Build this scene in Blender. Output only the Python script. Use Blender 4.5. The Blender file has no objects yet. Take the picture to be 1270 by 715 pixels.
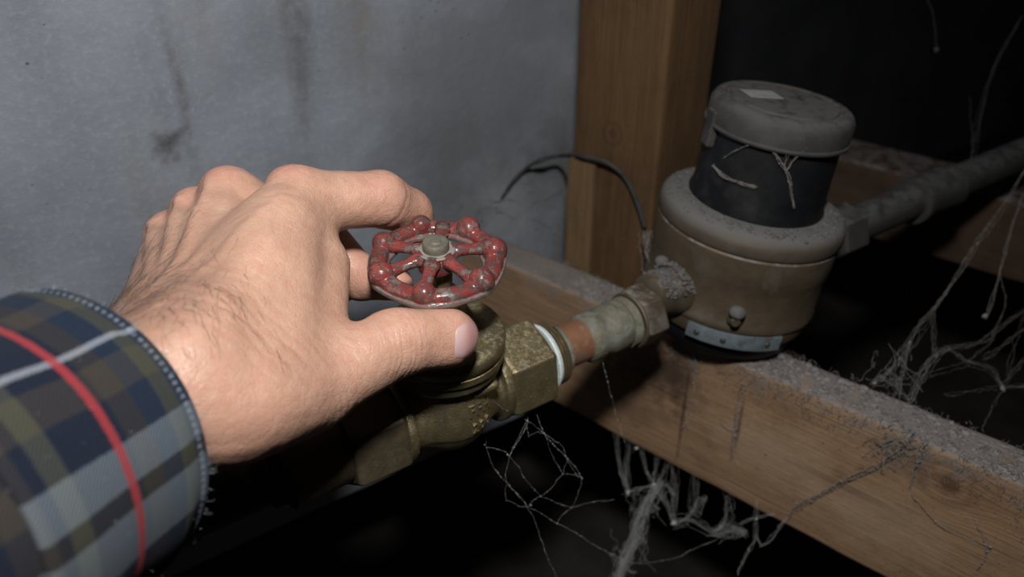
import bpy, bmesh, math, random
import numpy as np
from mathutils import Vector, Matrix

# ------------------------------------------------------------------ camera, world, light, exposure
PITCH = math.radians(31.0); FPX = 1000.0
CAM = np.array([0.0, 0.0, 0.66])
RIGHT = np.array([1.0, 0, 0]); UP = np.array([0, math.sin(PITCH), math.cos(PITCH)]); FWD = np.array([0, math.cos(PITCH), -math.sin(PITCH)])
def C2W(p):                       # camera-space millimetres (right, up, forward) -> world metres
    p = np.asarray(p, float)
    return CAM + (p[..., 0:1]*RIGHT + p[..., 1:2]*UP + p[..., 2:3]*FWD)*0.001
def PC(px, py, z):                # a point seen at a pixel at depth z (mm), in camera-space mm
    return np.array([(px-635.0)/FPX*z, (357.5-py)/FPX*z, z], float)
def PX(px, py, z): return C2W(PC(px, py, z))

scene = bpy.context.scene
COL = scene.collection
cd = bpy.data.cameras.new('camera'); cam = bpy.data.objects.new('camera', cd); COL.objects.link(cam)
cam.location = CAM; cam.rotation_euler = (math.pi/2-PITCH, 0, 0)
cd.sensor_width = 36.0; cd.lens = FPX/1270.0*36.0; cd.clip_start = 0.01; cd.clip_end = 50
cd.dof.use_dof = True; cd.dof.focus_distance = 0.325; cd.dof.aperture_fstop = 8.0
scene.camera = cam
wd = bpy.data.worlds.new('world'); scene.world = wd; wd.use_nodes = True
wd.node_tree.nodes['Background'].inputs[0].default_value = (0.55, 0.65, 0.8, 1)
wd.node_tree.nodes['Background'].inputs[1].default_value = 0.006
ld = bpy.data.lights.new('headlamp', 'SPOT'); lamp = bpy.data.objects.new('headlamp', ld); COL.objects.link(lamp)
ld.energy = 10.5; ld.color = (1.0, 0.985, 0.97); ld.shadow_soft_size = 0.022; ld.spot_size = math.radians(125); ld.spot_blend = 1.0
lpos = C2W(np.array([5.0, 165.0, -65.0])); ltgt = PX(560, 330, 380)
lamp.location = lpos
lamp.rotation_euler = Vector(ltgt-lpos).to_track_quat('-Z', 'Y').to_euler()
scene.view_settings.view_transform = 'Standard'; scene.view_settings.look = 'None'
scene.view_settings.exposure = 0.0; scene.view_settings.gamma = 1.0; scene.view_settings.use_curve_mapping = False

# ------------------------------------------------------------------ object helpers
rng = np.random.default_rng(7)
ROOTPOS = {}
def tag(o, label=None, cat=None, group=None, kind=None):
    if label: o['label'] = label
    if cat: o['category'] = cat
    if group: o['group'] = group
    if kind: o['kind'] = kind
    return o
def thing(name, loc, label, cat, group=None):
    o = bpy.data.objects.new(name, None); COL.objects.link(o); o.location = loc; o.empty_display_size = 0.02
    ROOTPOS[o] = np.array(loc, float)
    return tag(o, label, cat, group)
def mk(name, V, F, mat, parent=None, smooth=True, luv=None, vcol=None, flat_angle=None):
    V = np.asarray(V, float)
    c = (V.min(0)+V.max(0))/2
    me = bpy.data.meshes.new(name)
    if isinstance(F, np.ndarray) and F.ndim == 2:
        k = F.shape[1]; n = len(F)
        me.vertices.add(len(V)); me.vertices.foreach_set('co', (V-c).astype(np.float32).ravel())
        me.loops.add(n*k); me.loops.foreach_set('vertex_index', F.astype(np.int32).ravel())
        me.polygons.add(n); me.polygons.foreach_set('loop_start', np.arange(0, n*k, k, dtype=np.int32))
        me.polygons.foreach_set('loop_total', np.full(n, k, np.int32))
        me.update(calc_edges=True); me.validate()
    else:
        me.from_pydata((V-c).tolist(), [], [list(map(int, f)) for f in F])
    if luv is not None:
        uv = me.uv_layers.new(name='UVMap'); uv.data.foreach_set('uv', np.asarray(luv, np.float32).ravel())
    if vcol is not None:
        for an, arr in vcol.items():
            arr = np.asarray(arr, np.float32)
            if arr.ndim == 1:
                a = me.attributes.new(an, 'FLOAT', 'POINT'); a.data.foreach_set('value', arr)
            else:
                a = me.attributes.new(an, 'FLOAT_COLOR', 'POINT')
                a.data.foreach_set('color', np.concatenate([arr, np.ones((len(arr), 1), np.float32)], 1).ravel())
    me.calc_loop_triangles(); tr = np.empty(len(me.loop_triangles)*3, np.int32); me.loop_triangles.foreach_get('vertices', tr)
    q = (V-c)[tr.reshape(-1, 3)]
    if np.einsum('ij,ij->i', q[:, 0], np.cross(q[:, 1], q[:, 2])).sum() < 0: me.flip_normals()
    me.polygons.foreach_set('use_smooth', np.full(len(me.polygons), bool(smooth)))
    if flat_angle is not None:
        me.set_sharp_from_angle(angle=math.radians(flat_angle))
    if mat: me.materials.append(mat)
    o = bpy.data.objects.new(name, me); COL.objects.link(o)
    if parent is not None:
        o.parent = parent; o.location = c-ROOTPOS[parent]
    else: o.location = c
    ROOTPOS[o] = c.copy()
    return o
def join(parts):                 # [(V, F), ...] -> one vertex array, face list
    Vs = []; Fs = []; k = 0
    for V, F in parts:
        Vs.append(np.asarray(V, float)); Fs += [tuple(int(i)+k for i in f) for f in F]; k += len(V)
    return np.concatenate(Vs), Fs
def unit(v): v = np.asarray(v, float); return v/np.linalg.norm(v)
def lathe(prof, seg=64, start=0.0, end=2*math.pi, cap=True):
    # profile of (radius, height) turned round local y; returns local (x, y, z)
    prof = np.asarray(prof, float); full = abs(end-start-2*math.pi) < 1e-6
    n = seg if full else seg+1
    a = start+(end-start)*np.arange(n)/seg
    V = np.stack([prof[:, None, 0]*np.cos(a), np.repeat(prof[:, 1:2], n, 1), prof[:, None, 0]*np.sin(a)], -1).reshape(-1, 3)
    F = []; m = len(prof)
    for i in range(m-1):
        for j in range(seg):
            k = (j+1) % n
            F.append((i*n+j, (i+1)*n+j, (i+1)*n+k, i*n+k))
    if cap and full:
        F.append(tuple(range(n))); F.append(tuple(range((m-1)*n+n-1, (m-1)*n-1, -1)))
    return V, F
def hexprism(apo, x0, x1, bev=1.2, sides=6, rot=0.0):
    # hexagonal prism about local y with chamfered ends
    R = apo/math.cos(math.pi/sides)
    return lathe([(R*0.80, x0), (R*0.93, x0), (R, x0+bev), (R, x1-bev), (R*0.93, x1), (R*0.80, x1)], sides, rot, rot+2*math.pi)
def tube(pts, rad, seg=5, capped=True):
    P = np.asarray(pts, float); n = len(P)
    rad = np.full(n, rad, float) if np.isscalar(rad) else np.asarray(rad, float)
    T = np.gradient(P, axis=0); T /= np.linalg.norm(T, axis=1)[:, None]+1e-12
    ref = np.array([0.13, 0.31, 0.94]); ref = ref if abs(T[0] @ ref) < 0.9 else np.array([0.9, 0.2, 0.1])
    A = np.cross(T, ref); A /= np.linalg.norm(A, axis=1)[:, None]+1e-12
    B = np.cross(T, A)
    a = 2*np.pi*np.arange(seg)/seg
    V = (P[:, None]+rad[:, None, None]*(np.cos(a)[None, :, None]*A[:, None]+np.sin(a)[None, :, None]*B[:, None])).reshape(-1, 3)
    F = [(i*seg+j, i*seg+(j+1) % seg, (i+1)*seg+(j+1) % seg, (i+1)*seg+j) for i in range(n-1) for j in range(seg)]
    if capped: F.append(tuple(range(seg-1, -1, -1))); F.append(tuple(range((n-1)*seg, n*seg)))
    return V, F
def wob(P, f, seed=0, oct=3):     # cheap smooth 3-D noise in about -1..1
    r = np.random.default_rng(seed); P = np.asarray(P, float); s = np.zeros(len(P)); a = 1.0; tot = 0
    for o in range(oct):
        for k in range(4):
            d = r.normal(size=3); d /= np.linalg.norm(d)
            s += a*np.sin((P @ d)*f*(2**o)*r.uniform(.7, 1.4)+r.uniform(0, 6.28)); tot += a*0.7
        a *= 0.5
    return s/tot
def sweep(prof, frames, jitter=0.0, seed=0, freq=60):
    # closed 2-D profile carried along frames [(origin, e1, e2), ...]; returns V, F, per-loop uv in metres
    prof = np.asarray(prof, float); m = len(prof); n = len(frames)
    V = np.concatenate([np.asarray(o)+prof[:, 0:1]*e1+prof[:, 1:2]*e2 for o, e1, e2 in frames])
    if jitter:
        cen = np.repeat(np.array([np.asarray(o) for o, _, _ in frames]), m, 0)
        d = V-cen; d /= np.linalg.norm(d, axis=1)[:, None]+1e-9
        V = V+d*(wob(V, freq, seed)*jitter)[:, None]
    per = np.concatenate([[0], np.cumsum(np.linalg.norm(np.roll(prof, -1, 0)-prof, axis=1))])
    L = np.concatenate([[0], np.cumsum([np.linalg.norm(np.asarray(frames[i+1][0])-np.asarray(frames[i][0])) for i in range(n-1)])])
    F = []; U = []
    for i in range(n-1):
        for j in range(m):
            k = (j+1) % m
            F.append((i*m+j, i*m+k, (i+1)*m+k, (i+1)*m+j)); U += [(L[i], per[j]), (L[i], per[j+1]), (L[i+1], per[j+1]), (L[i+1], per[j])]
    F.append(tuple(range(m-1, -1, -1))); U += [(0.5+prof[j, 0], 0.5+prof[j, 1]) for j in range(m-1, -1, -1)]
    F.append(tuple((n-1)*m+j for j in range(m))); U += [(0.5+prof[j, 0], 0.5+prof[j, 1]) for j in range(m)]
    return V, F, U
def rrect(w, h, r, n=4, sub=1):   # rounded rectangle outline, centred
    P = []
    for cx, cy, a0 in ((w/2-r, h/2-r, 0), (-w/2+r, h/2-r, 90), (-w/2+r, -h/2+r, 180), (w/2-r, -h/2+r, 270)):
        for k in range(n+1):
            a = math.radians(a0+90*k/n); P.append((cx+r*math.cos(a), cy+r*math.sin(a)))
    P = np.array(P)
    if sub > 1:
        Q = []
        for i in range(len(P)):
            a, b = P[i], P[(i+1) % len(P)]
            k = max(1, int(np.linalg.norm(b-a)/max(w, h)*sub))
            Q += [a+(b-a)*t/k for t in range(k)]
        P = np.array(Q)
    return P
# ------------------------------------------------------------------ implicit surfaces (vectorised surface nets)
def smin(a, b, k):
    if k <= 0: return np.minimum(a, b)
    h = np.maximum(k-np.abs(a-b), 0.0)/k
    return np.minimum(a, b)-h*h*k*0.25
class Field:
    def __init__(s, lo, hi, h):
        s.lo = np.array(lo, np.float32); s.h = h
        s.n = np.ceil((np.array(hi)-np.array(lo))/h).astype(int)+1
        s.ax = [s.lo[i]+h*np.arange(s.n[i], dtype=np.float32) for i in range(3)]
        s.D = np.full(s.n, 60.0, np.float32)
    def copy(s):
        f = Field.__new__(Field); f.lo = s.lo; f.h = s.h; f.n = s.n; f.ax = s.ax; f.D = s.D.copy(); return f
    def blank(s):
        f = s.copy(); f.D[...] = 60.0; return f
    def box(s, lo, hi):
        sl = []
        for i in range(3):
            a = int(max(0, math.floor((lo[i]-s.lo[i])/s.h))); b = int(min(s.n[i], math.ceil((hi[i]-s.lo[i])/s.h)+1))
            sl.append(slice(a, max(a, b)))
        X, Y, Z = np.meshgrid(*[s.ax[i][sl[i]] for i in range(3)], indexing='ij', sparse=True)
        return tuple(sl), X, Y, Z
    def cone(s, a, b, ra, rb, k=4.0, sub=False):   # capsule with tapering radius
        a = np.asarray(a, np.float32); b = np.asarray(b, np.float32); R = max(ra, rb)+k+3*s.h
        sl, X, Y, Z = s.box(np.minimum(a, b)-R, np.maximum(a, b)+R)
        d = b-a; L2 = float(d @ d)+1e-9
        t = np.clip(((X-a[0])*d[0]+(Y-a[1])*d[1]+(Z-a[2])*d[2])/L2, 0, 1)
        q = np.sqrt((X-a[0]-t*d[0])**2+(Y-a[1]-t*d[1])**2+(Z-a[2]-t*d[2])**2)-(ra+(rb-ra)*t)
        s.D[sl] = -smin(-s.D[sl], q, k) if sub else smin(s.D[sl], q, k)
    def chain(s, pts, rads, k=4.0):
        for i in range(len(pts)-1): s.cone(pts[i], pts[i+1], rads[i], rads[i+1], k)
    def ball(s, c, r, k=4.0): s.cone(c, np.asarray(c)+np.array([0, 0, 1e-3]), r, r, k)
    def ellipsoid(s, c, ax, rad, k=4.0):           # ax: 3 unit rows
        c = np.asarray(c, np.float32); R = max(rad)+k+3*s.h
        sl, X, Y, Z = s.box(c-R, c+R)
        q = 0; g = 0
        for e, r in zip(ax, rad):
            t = (X-c[0])*e[0]+(Y-c[1])*e[1]+(Z-c[2])*e[2]
            q = q+(t/r)**2; g = g+(t/r**2)**2
        q = np.sqrt(q); g = np.sqrt(g)+1e-6
        s.D[sl] = smin(s.D[sl], q*(q-1.0)/g, k)
    def fn(s, f, lo, hi, k=3.0, sub=False):
        sl, X, Y, Z = s.box(np.array(lo)-k-3*s.h, np.array(hi)+k+3*s.h)
        q = f(X, Y, Z)
        s.D[sl] = -smin(-s.D[sl], q, k) if sub else smin(s.D[sl], q, k)
    def mesh(s, smooth=2):
        D = s.D; S = D < 0; n = np.array(D.shape)
        c = sum(S[i:n[0]-1+i, j:n[1]-1+j, k:n[2]-1+k].astype(np.int8) for i in (0, 1) for j in (0, 1) for k in (0, 1))
        act = (c > 0) & (c < 8)
        I = np.argwhere(act); idx = np.full(act.shape, -1, np.int64); idx[act] = np.arange(len(I))
        val = {}
        for i in (0, 1):
            for j in (0, 1):
                for k in (0, 1): val[i, j, k] = D[I[:, 0]+i, I[:, 1]+j, I[:, 2]+k]
        P = np.zeros((len(I), 3)); W = np.zeros(len(I))
        for a in val:
            for ax in range(3):
                if a[ax]: continue
                b = list(a); b[ax] = 1; b = tuple(b)
                m = (val[a] < 0) != (val[b] < 0)
                t = np.where(m, val[a]/np.where(m, val[a]-val[b], 1), 0)
                p = np.tile(np.array(a, float), (len(I), 1)); p[:, ax] += t
                P[m] += p[m]; W[m] += 1
        V = (I+P/W[:, None])*s.h+s.lo
        F = []
        for ax in range(3):
            o1, o2 = [(1, 2), (2, 0), (0, 1)][ax]
            sa = [slice(1, n[i]-1) for i in range(3)]; sa[ax] = slice(0, n[ax]-1)
            sb = list(sa); sb[ax] = slice(1, n[ax])
            A = S[tuple(sa)]; B = S[tuple(sb)]
            for flip in (0, 1):
                E = np.argwhere((A & ~B) if not flip else (~A & B))
                if not len(E): continue
                E[:, o1] += 1; E[:, o2] += 1
                q = []
                for d1, d2 in ((-1, -1), (0, -1), (0, 0), (-1, 0)):
                    e = E.copy(); e[:, o1] += d1; e[:, o2] += d2; q.append(idx[e[:, 0], e[:, 1], e[:, 2]])
                q = np.stack(q, 1)
                F.append(q[:, ::-1] if flip else q)
        F = np.concatenate(F); F = F[(F >= 0).all(1)]
        for _ in range(smooth):
            V = relax(V, F, 0.5)
        return V, F
def relax(V, F, w):
    S = np.zeros_like(V); N = np.zeros(len(V))
    for i in range(4):
        a = F[:, i]; b = F[:, (i+1) % 4]
        for x, y in ((a, b), (b, a)):
            for c in range(3): S[:, c] += np.bincount(x, V[y, c], len(V))
            N += np.bincount(x, minlength=len(V))
    return V*(1-w)+w*S/np.maximum(N, 1)[:, None]
def vnormals(V, F):
    n = np.cross(V[F[:, 2]]-V[F[:, 0]], V[F[:, 3]]-V[F[:, 1]])
    N = np.zeros_like(V)
    for i in range(4):
        for c in range(3): N[:, c] += np.bincount(F[:, i], n[:, c], len(V))
    return N/(np.linalg.norm(N, axis=1)[:, None]+1e-12)
def fieldval(fd, p):
    q = (np.asarray(p)-fd.lo)/fd.h; i = np.clip(np.floor(q).astype(int), 0, fd.n-2); f = q-i; r = 0
    for a in (0, 1):
        for b_ in (0, 1):
            for c in (0, 1): r += fd.D[i[0]+a, i[1]+b_, i[2]+c]*(f[0] if a else 1-f[0])*(f[1] if b_ else 1-f[1])*(f[2] if c else 1-f[2])
    return r
def skin_height(fd, p, n, h=16.0):      # height of the surface above p along n
    for _ in range(80):
        d = fieldval(fd, p+n*h)
        if d < .03 or h < -10: break
        h -= max(.04, min(d, 4.0)*.8)
    return h
def frame(o, x, y, z):            # local mm -> world metres
    o = np.asarray(o, float); M = np.stack([x, y, z])
    return lambda V: o+0.001*(np.asarray(V, float) @ M)

# ------------------------------------------------------------------ material helpers
def nd(nt, typ, ins=None, **at):
    n = nt.nodes.new('ShaderNode'+typ)
    for k, v in at.items(): setattr(n, k, v)
    for k, v in (ins or {}).items():
        s = n.inputs[k]
        if isinstance(v, bpy.types.NodeSocket): nt.links.new(v, s)
        else: s.default_value = v
    return n
def c4(c): return c if isinstance(c, bpy.types.NodeSocket) else (c[0], c[1], c[2], 1)
def mix(nt, f, a, b, blend='MIX'):
    return nd(nt, 'Mix', {0: f, 6: c4(a), 7: c4(b)}, data_type='RGBA', blend_type=blend, clamp_factor=True).outputs[2]
def mth(nt, op, a, b=0.0, clamp=False):
    return nd(nt, 'Math', {0: a, 1: b}, operation=op, use_clamp=clamp).outputs[0]
def rmp(nt, f, lo, hi, a=0.0, b=1.0):
    return nd(nt, 'MapRange', {0: f, 1: lo, 2: hi, 3: a, 4: b}).outputs[0]
def noise(nt, vec, scale, detail=4, rough=.55, dist=0.0):
    return nd(nt, 'TexNoise', {'Vector': vec, 'Scale': scale, 'Detail': detail, 'Roughness': rough, 'Distortion': dist}).outputs[0]
def vor(nt, vec, scale, feature='F1', rnd=1.0):
    return nd(nt, 'TexVoronoi', {'Vector': vec, 'Scale': scale, 'Randomness': rnd}, feature=feature).outputs['Distance']
def newmat(name):
    m = bpy.data.materials.new(name); m.use_nodes = True; nt = m.node_tree
    b = nt.nodes['Principled BSDF']; return m, nt, b
def coord(nt, kind='Object', scale=(1, 1, 1)):
    c = nd(nt, 'TexCoord').outputs[kind]
    return nd(nt, 'Mapping', {0: c, 3: scale}).outputs[0] if scale != (1, 1, 1) else c
def bump(nt, b, h, strength, dist):
    n = nd(nt, 'Bump', {'Strength': strength, 'Distance': dist, 'Height': h}); nt.links.new(n.outputs[0], b.inputs['Normal']); return n
def put(nt, b, k, v):
    if isinstance(v, bpy.types.NodeSocket): nt.links.new(v, b.inputs[k])
    else: b.inputs[k].default_value = v
def upness(nt): return nd(nt, 'SeparateXYZ', {0: nd(nt, 'NewGeometry').outputs['Normal']}).outputs[2]
def surf(name, c1, c2, scale=80, metal=0.0, rough=.6, bmp=.3, bdist=.0004, bscale=400, dust=0.0, dcol=(.19, .18, .175), spec=.5, c3=None, fleck=0.0, fcol=(.4, .38, .34), dsc=120, dmax=1.0):
    m, nt, b = newmat(name); v = coord(nt)
    f = rmp(nt, noise(nt, v, scale, 5, .6), .35, .65)
    col = mix(nt, f, c1, c2)
    if c3 is not None:
        col = mix(nt, rmp(nt, noise(nt, v, scale*.45, 4, .6, .5), .52, .66), col, c3)
    mt = metal; rg = mth(nt, 'ADD', mth(nt, 'MULTIPLY', noise(nt, v, scale*2.2, 4), .3), rough-.15)
    if fleck:
        k = rmp(nt, noise(nt, v, 900, 3, .7), .70-.1*fleck, .76-.1*fleck)
        col = mix(nt, k, col, fcol)
    if dust:
        d = mth(nt, 'MULTIPLY', rmp(nt, upness(nt), .15, .85), rmp(nt, noise(nt, v, dsc, 5, .65), .62-.5*dust, .82-.5*dust), True)
        d = mth(nt, 'MULTIPLY', d, dmax)
        col = mix(nt, d, col, dcol)
        rg = nd(nt, 'Mix', {0: d, 2: rg, 3: .95}, data_type='FLOAT').outputs[0]
        if metal: mt = mth(nt, 'MULTIPLY', mth(nt, 'SUBTRACT', 1.0, d, True), metal)
    put(nt, b, 'Base Color', col); put(nt, b, 'Metallic', mt); put(nt, b, 'Roughness', rg); put(nt, b, 'Specular IOR Level', spec)
    bump(nt, b, noise(nt, v, bscale, 5, .65), bmp, bdist)
    return m
# ------------------------------------------------------------------ layout directions
U = unit([0.819, 0.574, 0.0])                       # along the pipe, to the right and away
Wp = np.array([-U[1], U[0], 0.0])                   # from the pipe towards the wall
V0 = PX(549, 494, 381)                              # centre of the valve on the pipe axis
S = np.array([0.012, -0.095, 0.99]); S = unit(S-(S @ U)*U)   # valve stem
Wz = np.cross(U, S)                                 # side of the valve that faces the viewer
BD = unit([-0.755, 0.656, 0.0]); BN = np.array([-BD[1], BD[0], 0.0])    # joist direction, its viewer-side normal
ZT = CAM[2]-0.2807                                  # top of the joist
def ray(px, py): d = RIGHT*(px-635)/FPX+UP*(357.5-py)/FPX+FWD; return d
WD = 0.46
def wall_uv(px, py, D=WD):
    d = ray(px, py); p = CAM+d*(D/(Wp @ d)); return float(p @ U), float(p[2])

# ------------------------------------------------------------------ materials of the setting
def concrete():
    m, nt, b = newmat('painted_concrete'); uv = nd(nt, 'TexCoord').outputs['UV']
    sx = nd(nt, 'SeparateXYZ', {0: uv}); u, z = sx.outputs[0], sx.outputs[1]
    st = nd(nt, 'Mapping', {0: uv, 3: (1, .12, 1)}).outputs[0]
    col = mix(nt, rmp(nt, noise(nt, uv, 9, 6, .62), .3, .7), (.18, .203, .24), (.275, .30, .34))
    col = mix(nt, mth(nt, 'MULTIPLY', rmp(nt, noise(nt, st, 34, 5, .6), .5, .75), .55), col, (.15, .155, .16))
    col = mix(nt, mth(nt, 'MULTIPLY', rmp(nt, noise(nt, st, 14, 4, .6), .55, .78), .6), col, (.21, .18, .13))
    col = mix(nt, mth(nt, 'MULTIPLY', rmp(nt, noise(nt, uv, 260, 3, .7), .5, .8), .35), col, (.42, .43, .44))
    wig = mth(nt, 'MULTIPLY', mth(nt, 'SUBTRACT', noise(nt, st, 60, 3), .5), .012)
    def streak(px, y0, y1, w, c, amt):
        global_a0, zt = wall_uv(px, y0); _, zb = wall_uv(px, y1)
        d = mth(nt, 'ABSOLUTE', mth(nt, 'SUBTRACT', mth(nt, 'ADD', u, wig), global_a0))
        k = rmp(nt, d, w, w*.15)
        k = mth(nt, 'MULTIPLY', k, rmp(nt, z, zb-.01, zb+.06))
        k = mth(nt, 'MULTIPLY', k, rmp(nt, z, zt+.03, zt-.03))
        k = mth(nt, 'MULTIPLY', k, rmp(nt, noise(nt, uv, 120, 4, .6), .3, .62))
        return mth(nt, 'MULTIPLY', k, amt)
    for a in ((350, -120, 170, .011, (.10, .10, .10), .75), (205, 40, 260, .005, (.09, .085, .08), .7), (212, 160, 215, .010, (.07, .06, .05), .8),
              (440, -60, 150, .022, (.21, .17, .12), .5), (232, -40, 140, .018, (.2, .18, .15), .5), (360, 20, 220, .006, (.1, .1, .1), .5)):
        col = mix(nt, streak(*a[:4], a[4], a[5]), col, a[4])
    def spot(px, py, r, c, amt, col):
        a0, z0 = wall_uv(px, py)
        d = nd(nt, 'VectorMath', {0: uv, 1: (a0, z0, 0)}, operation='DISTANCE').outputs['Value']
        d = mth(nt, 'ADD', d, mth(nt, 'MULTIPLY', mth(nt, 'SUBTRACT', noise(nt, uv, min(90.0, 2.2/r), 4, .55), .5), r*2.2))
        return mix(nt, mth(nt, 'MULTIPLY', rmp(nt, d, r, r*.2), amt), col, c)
    col = spot(209, 180, .011, (.05, .045, .04), .8, col)
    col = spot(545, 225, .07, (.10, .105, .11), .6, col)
    col = spot(630, 255, .045, (.34, .34, .34), .40, col)
    col = spot(640, 90, .20, (.115, .12, .13), .7, col)  # broad darkening painted in for the light falling off towards the right
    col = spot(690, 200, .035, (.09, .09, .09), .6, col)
    # pits in the surface
    pit = rmp(nt, vor(nt, uv, 95), .10, .05)
    pit = mth(nt, 'MULTIPLY', pit, rmp(nt, noise(nt, uv, 14, 3), .5, .66))
    col = mix(nt, mth(nt, 'MULTIPLY', pit, .85), col, (.05, .05, .052))
    put(nt, b, 'Base Color', col); put(nt, b, 'Roughness', .62); put(nt, b, 'Specular IOR Level', .35)
    h = mth(nt, 'SUBTRACT', noise(nt, uv, 130, 6, .65), mth(nt, 'MULTIPLY', pit, .8))
    bump(nt, b, h, .45, .0012)
    return m
def wood(name, c1, c2, cd_, knots=(), dust=0.0, wear=.5, dustv=None, stains=()):
    m, nt, b = newmat(name); uv = nd(nt, 'TexCoord').outputs['UV']
    uvd = uv
    for (ku, kv, kr) in knots:       # grain flows round a knot
        d = nd(nt, 'VectorMath', {0: uv, 1: (ku, kv, 0)}, operation='DISTANCE').outputs['Value']
        off = nd(nt, 'VectorMath', {0: uv, 1: (ku, kv, 0)}, operation='SUBTRACT').outputs[0]
        k = rmp(nt, d, kr*3.2, kr*.3, 0, -.75)
        uvd = nd(nt, 'VectorMath', {0: uvd, 1: nd(nt, 'VectorMath', {0: off, 3: k}, operation='SCALE').outputs[0]}, operation='ADD').outputs[0]
    g = nd(nt, 'Mapping', {0: uvd, 3: (1, 14, 1)}).outputs[0]
    g2 = nd(nt, 'Mapping', {0: uvd, 3: (1, 40, 1)}).outputs[0]
    col = mix(nt, rmp(nt, noise(nt, g, 7, 5, .6, .6), .3, .7), c1, c2)
    col = mix(nt, mth(nt, 'MULTIPLY', rmp(nt, noise(nt, g2, 16, 4, .65), .5, .72), .55), col, cd_)
    lines = rmp(nt, noise(nt, nd(nt, 'Mapping', {0: uvd, 3: (2, 95, 1)}).outputs[0], 9, 3, .6), .42, .6)
    col = mix(nt, mth(nt, 'MULTIPLY', lines, .25), col, cd_)
    col = mix(nt, mth(nt, 'MULTIPLY', rmp(nt, noise(nt, uv, 22, 5, .65), .5, .75), wear), col, (cd_[0]*.55, cd_[1]*.55, cd_[2]*.55))
    col = mix(nt, mth(nt, 'MULTIPLY', rmp(nt, noise(nt, uv, 500, 2), .64, .7), .7), col, (.05, .035, .025))
    for (ku, kv, kr) in knots:
        d = nd(nt, 'VectorMath', {0: uv, 1: (ku, kv, 0)}, operation='DISTANCE').outputs['Value']
        d = mth(nt, 'ADD', d, mth(nt, 'MULTIPLY', mth(nt, 'SUBTRACT', noise(nt, uv, 160, 3), .5), kr*.9))
        col = mix(nt, mth(nt, 'MULTIPLY', rmp(nt, d, kr, kr*.35), .85), col, (.055, .028, .016))
        col = mix(nt, mth(nt, 'MULTIPLY', rmp(nt, mth(nt, 'ABSOLUTE', mth(nt, 'SUBTRACT', d, kr*1.5)), kr*.5, 0), .4), col, cd_)
    for (su_, sv_, wu, wv_, amt, sc_) in stains:
        q = nd(nt, 'VectorMath', {0: nd(nt, 'VectorMath', {0: uv, 1: (su_, sv_, 0)}, operation='SUBTRACT').outputs[0], 1: (1/wu, 1/wv_, 0)}, operation='MULTIPLY').outputs[0]
        d = mth(nt, 'ADD', nd(nt, 'VectorMath', {0: q}, operation='LENGTH').outputs['Value'], mth(nt, 'MULTIPLY', mth(nt, 'SUBTRACT', noise(nt, uv, 70, 5, .65), .5), 1.6))
        col = mix(nt, mth(nt, 'MULTIPLY', rmp(nt, d, 1.0, .35), amt), col, sc_)
    rg = .8
    if dust:
        up = rmp(nt, upness(nt), .2, .75)
        n = noise(nt, uv, 75, 6, .68)
        d = mth(nt, 'MULTIPLY', up, rmp(nt, n, .62-.4*dust, .78-.4*dust), True)
        if dustv:                    # dust that has slid over the top edge of the viewer side
            v = nd(nt, 'SeparateXYZ', {0: uv}).outputs[1]
            e = mth(nt, 'ADD', v, mth(nt, 'MULTIPLY', mth(nt, 'SUBTRACT', noise(nt, nd(nt, 'Mapping', {0: uv, 3: (1, .35, 1)}).outputs[0], 60, 6, .7), .52), .075))
            d = mth(nt, 'MAXIMUM', d, mth(nt, 'MULTIPLY', rmp(nt, e, dustv[0], dustv[1]), rmp(nt, n, .38, .6), True))
        col = mix(nt, mth(nt, 'MULTIPLY', d, .9), col, mix(nt, noise(nt, uv, 300, 4), (.12, .11, .105), (.24, .225, .215)))
    put(nt, b, 'Base Color', col); put(nt, b, 'Roughness', rg); put(nt, b, 'Specular IOR Level', .25)
    bump(nt, b, mth(nt, 'ADD', noise(nt, g2, 14, 5, .6), mth(nt, 'MULTIPLY', noise(nt, uv, 160, 5, .7), .8)), .5, .0012)
    return m
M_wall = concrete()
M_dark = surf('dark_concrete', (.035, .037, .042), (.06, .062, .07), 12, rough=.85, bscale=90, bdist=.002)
M_soil = surf('packed_soil', (.018, .015, .012), (.04, .034, .03), 14, rough=.95, bmp=.8, bscale=60, bdist=.006)

# ------------------------------------------------------------------ walls and ground
def wallgrid(name, a0, a1, z0, z1, D, mat, th=0.06, n=48):
    a = np.linspace(a0, a1, n); z = np.linspace(z0, z1, n)
    A, Z = np.meshgrid(a, z, indexing='ij')
    P = (U*A.reshape(-1, 1)+Wp*D); P[:, 2] = Z.ravel()
    P = P-Wp*(0.0016*wob(P, 25, 3))[:, None]
    Fq = np.array([(i*n+j, (i+1)*n+j, (i+1)*n+j+1, i*n+j+1) for i in range(n-1) for j in range(n-1)])
    k = len(P)
    corners = np.array([U*x+Wp*(D+th)+np.array([0, 0, zz]) for x, zz in ((a0, z0), (a1, z0), (a1, z1), (a0, z1))])
    F = [tuple(f) for f in Fq]
    bl = [i*n for i in range(n)]; br = [(n-1)*n+j for j in range(n)]; tl = [i*n+n-1 for i in range(n)]; ll = list(range(n))
    F += [tuple([k, k+1]+bl[::-1]), tuple([k+1, k+2]+br[::-1]), tuple([k+2, k+3]+tl), tuple([k+3, k]+ll), (k+3, k+2, k+1, k)]
    V = np.concatenate([P, corners])
    uvv = np.stack([V @ U, V[:, 2]], 1)
    luv = [uvv[i] for f in F for i in f]
    o = mk(name, V, F, mat, smooth=True, luv=luv, flat_angle=40); tag(o, kind='structure'); return o
aw1 = wall_uv(770, 200)[0]
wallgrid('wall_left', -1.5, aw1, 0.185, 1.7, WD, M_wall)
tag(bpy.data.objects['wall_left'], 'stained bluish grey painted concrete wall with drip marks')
wallgrid('wall_back', aw1-.1, 2.6, 0.0, 1.7, WD+.36, M_dark)
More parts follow.
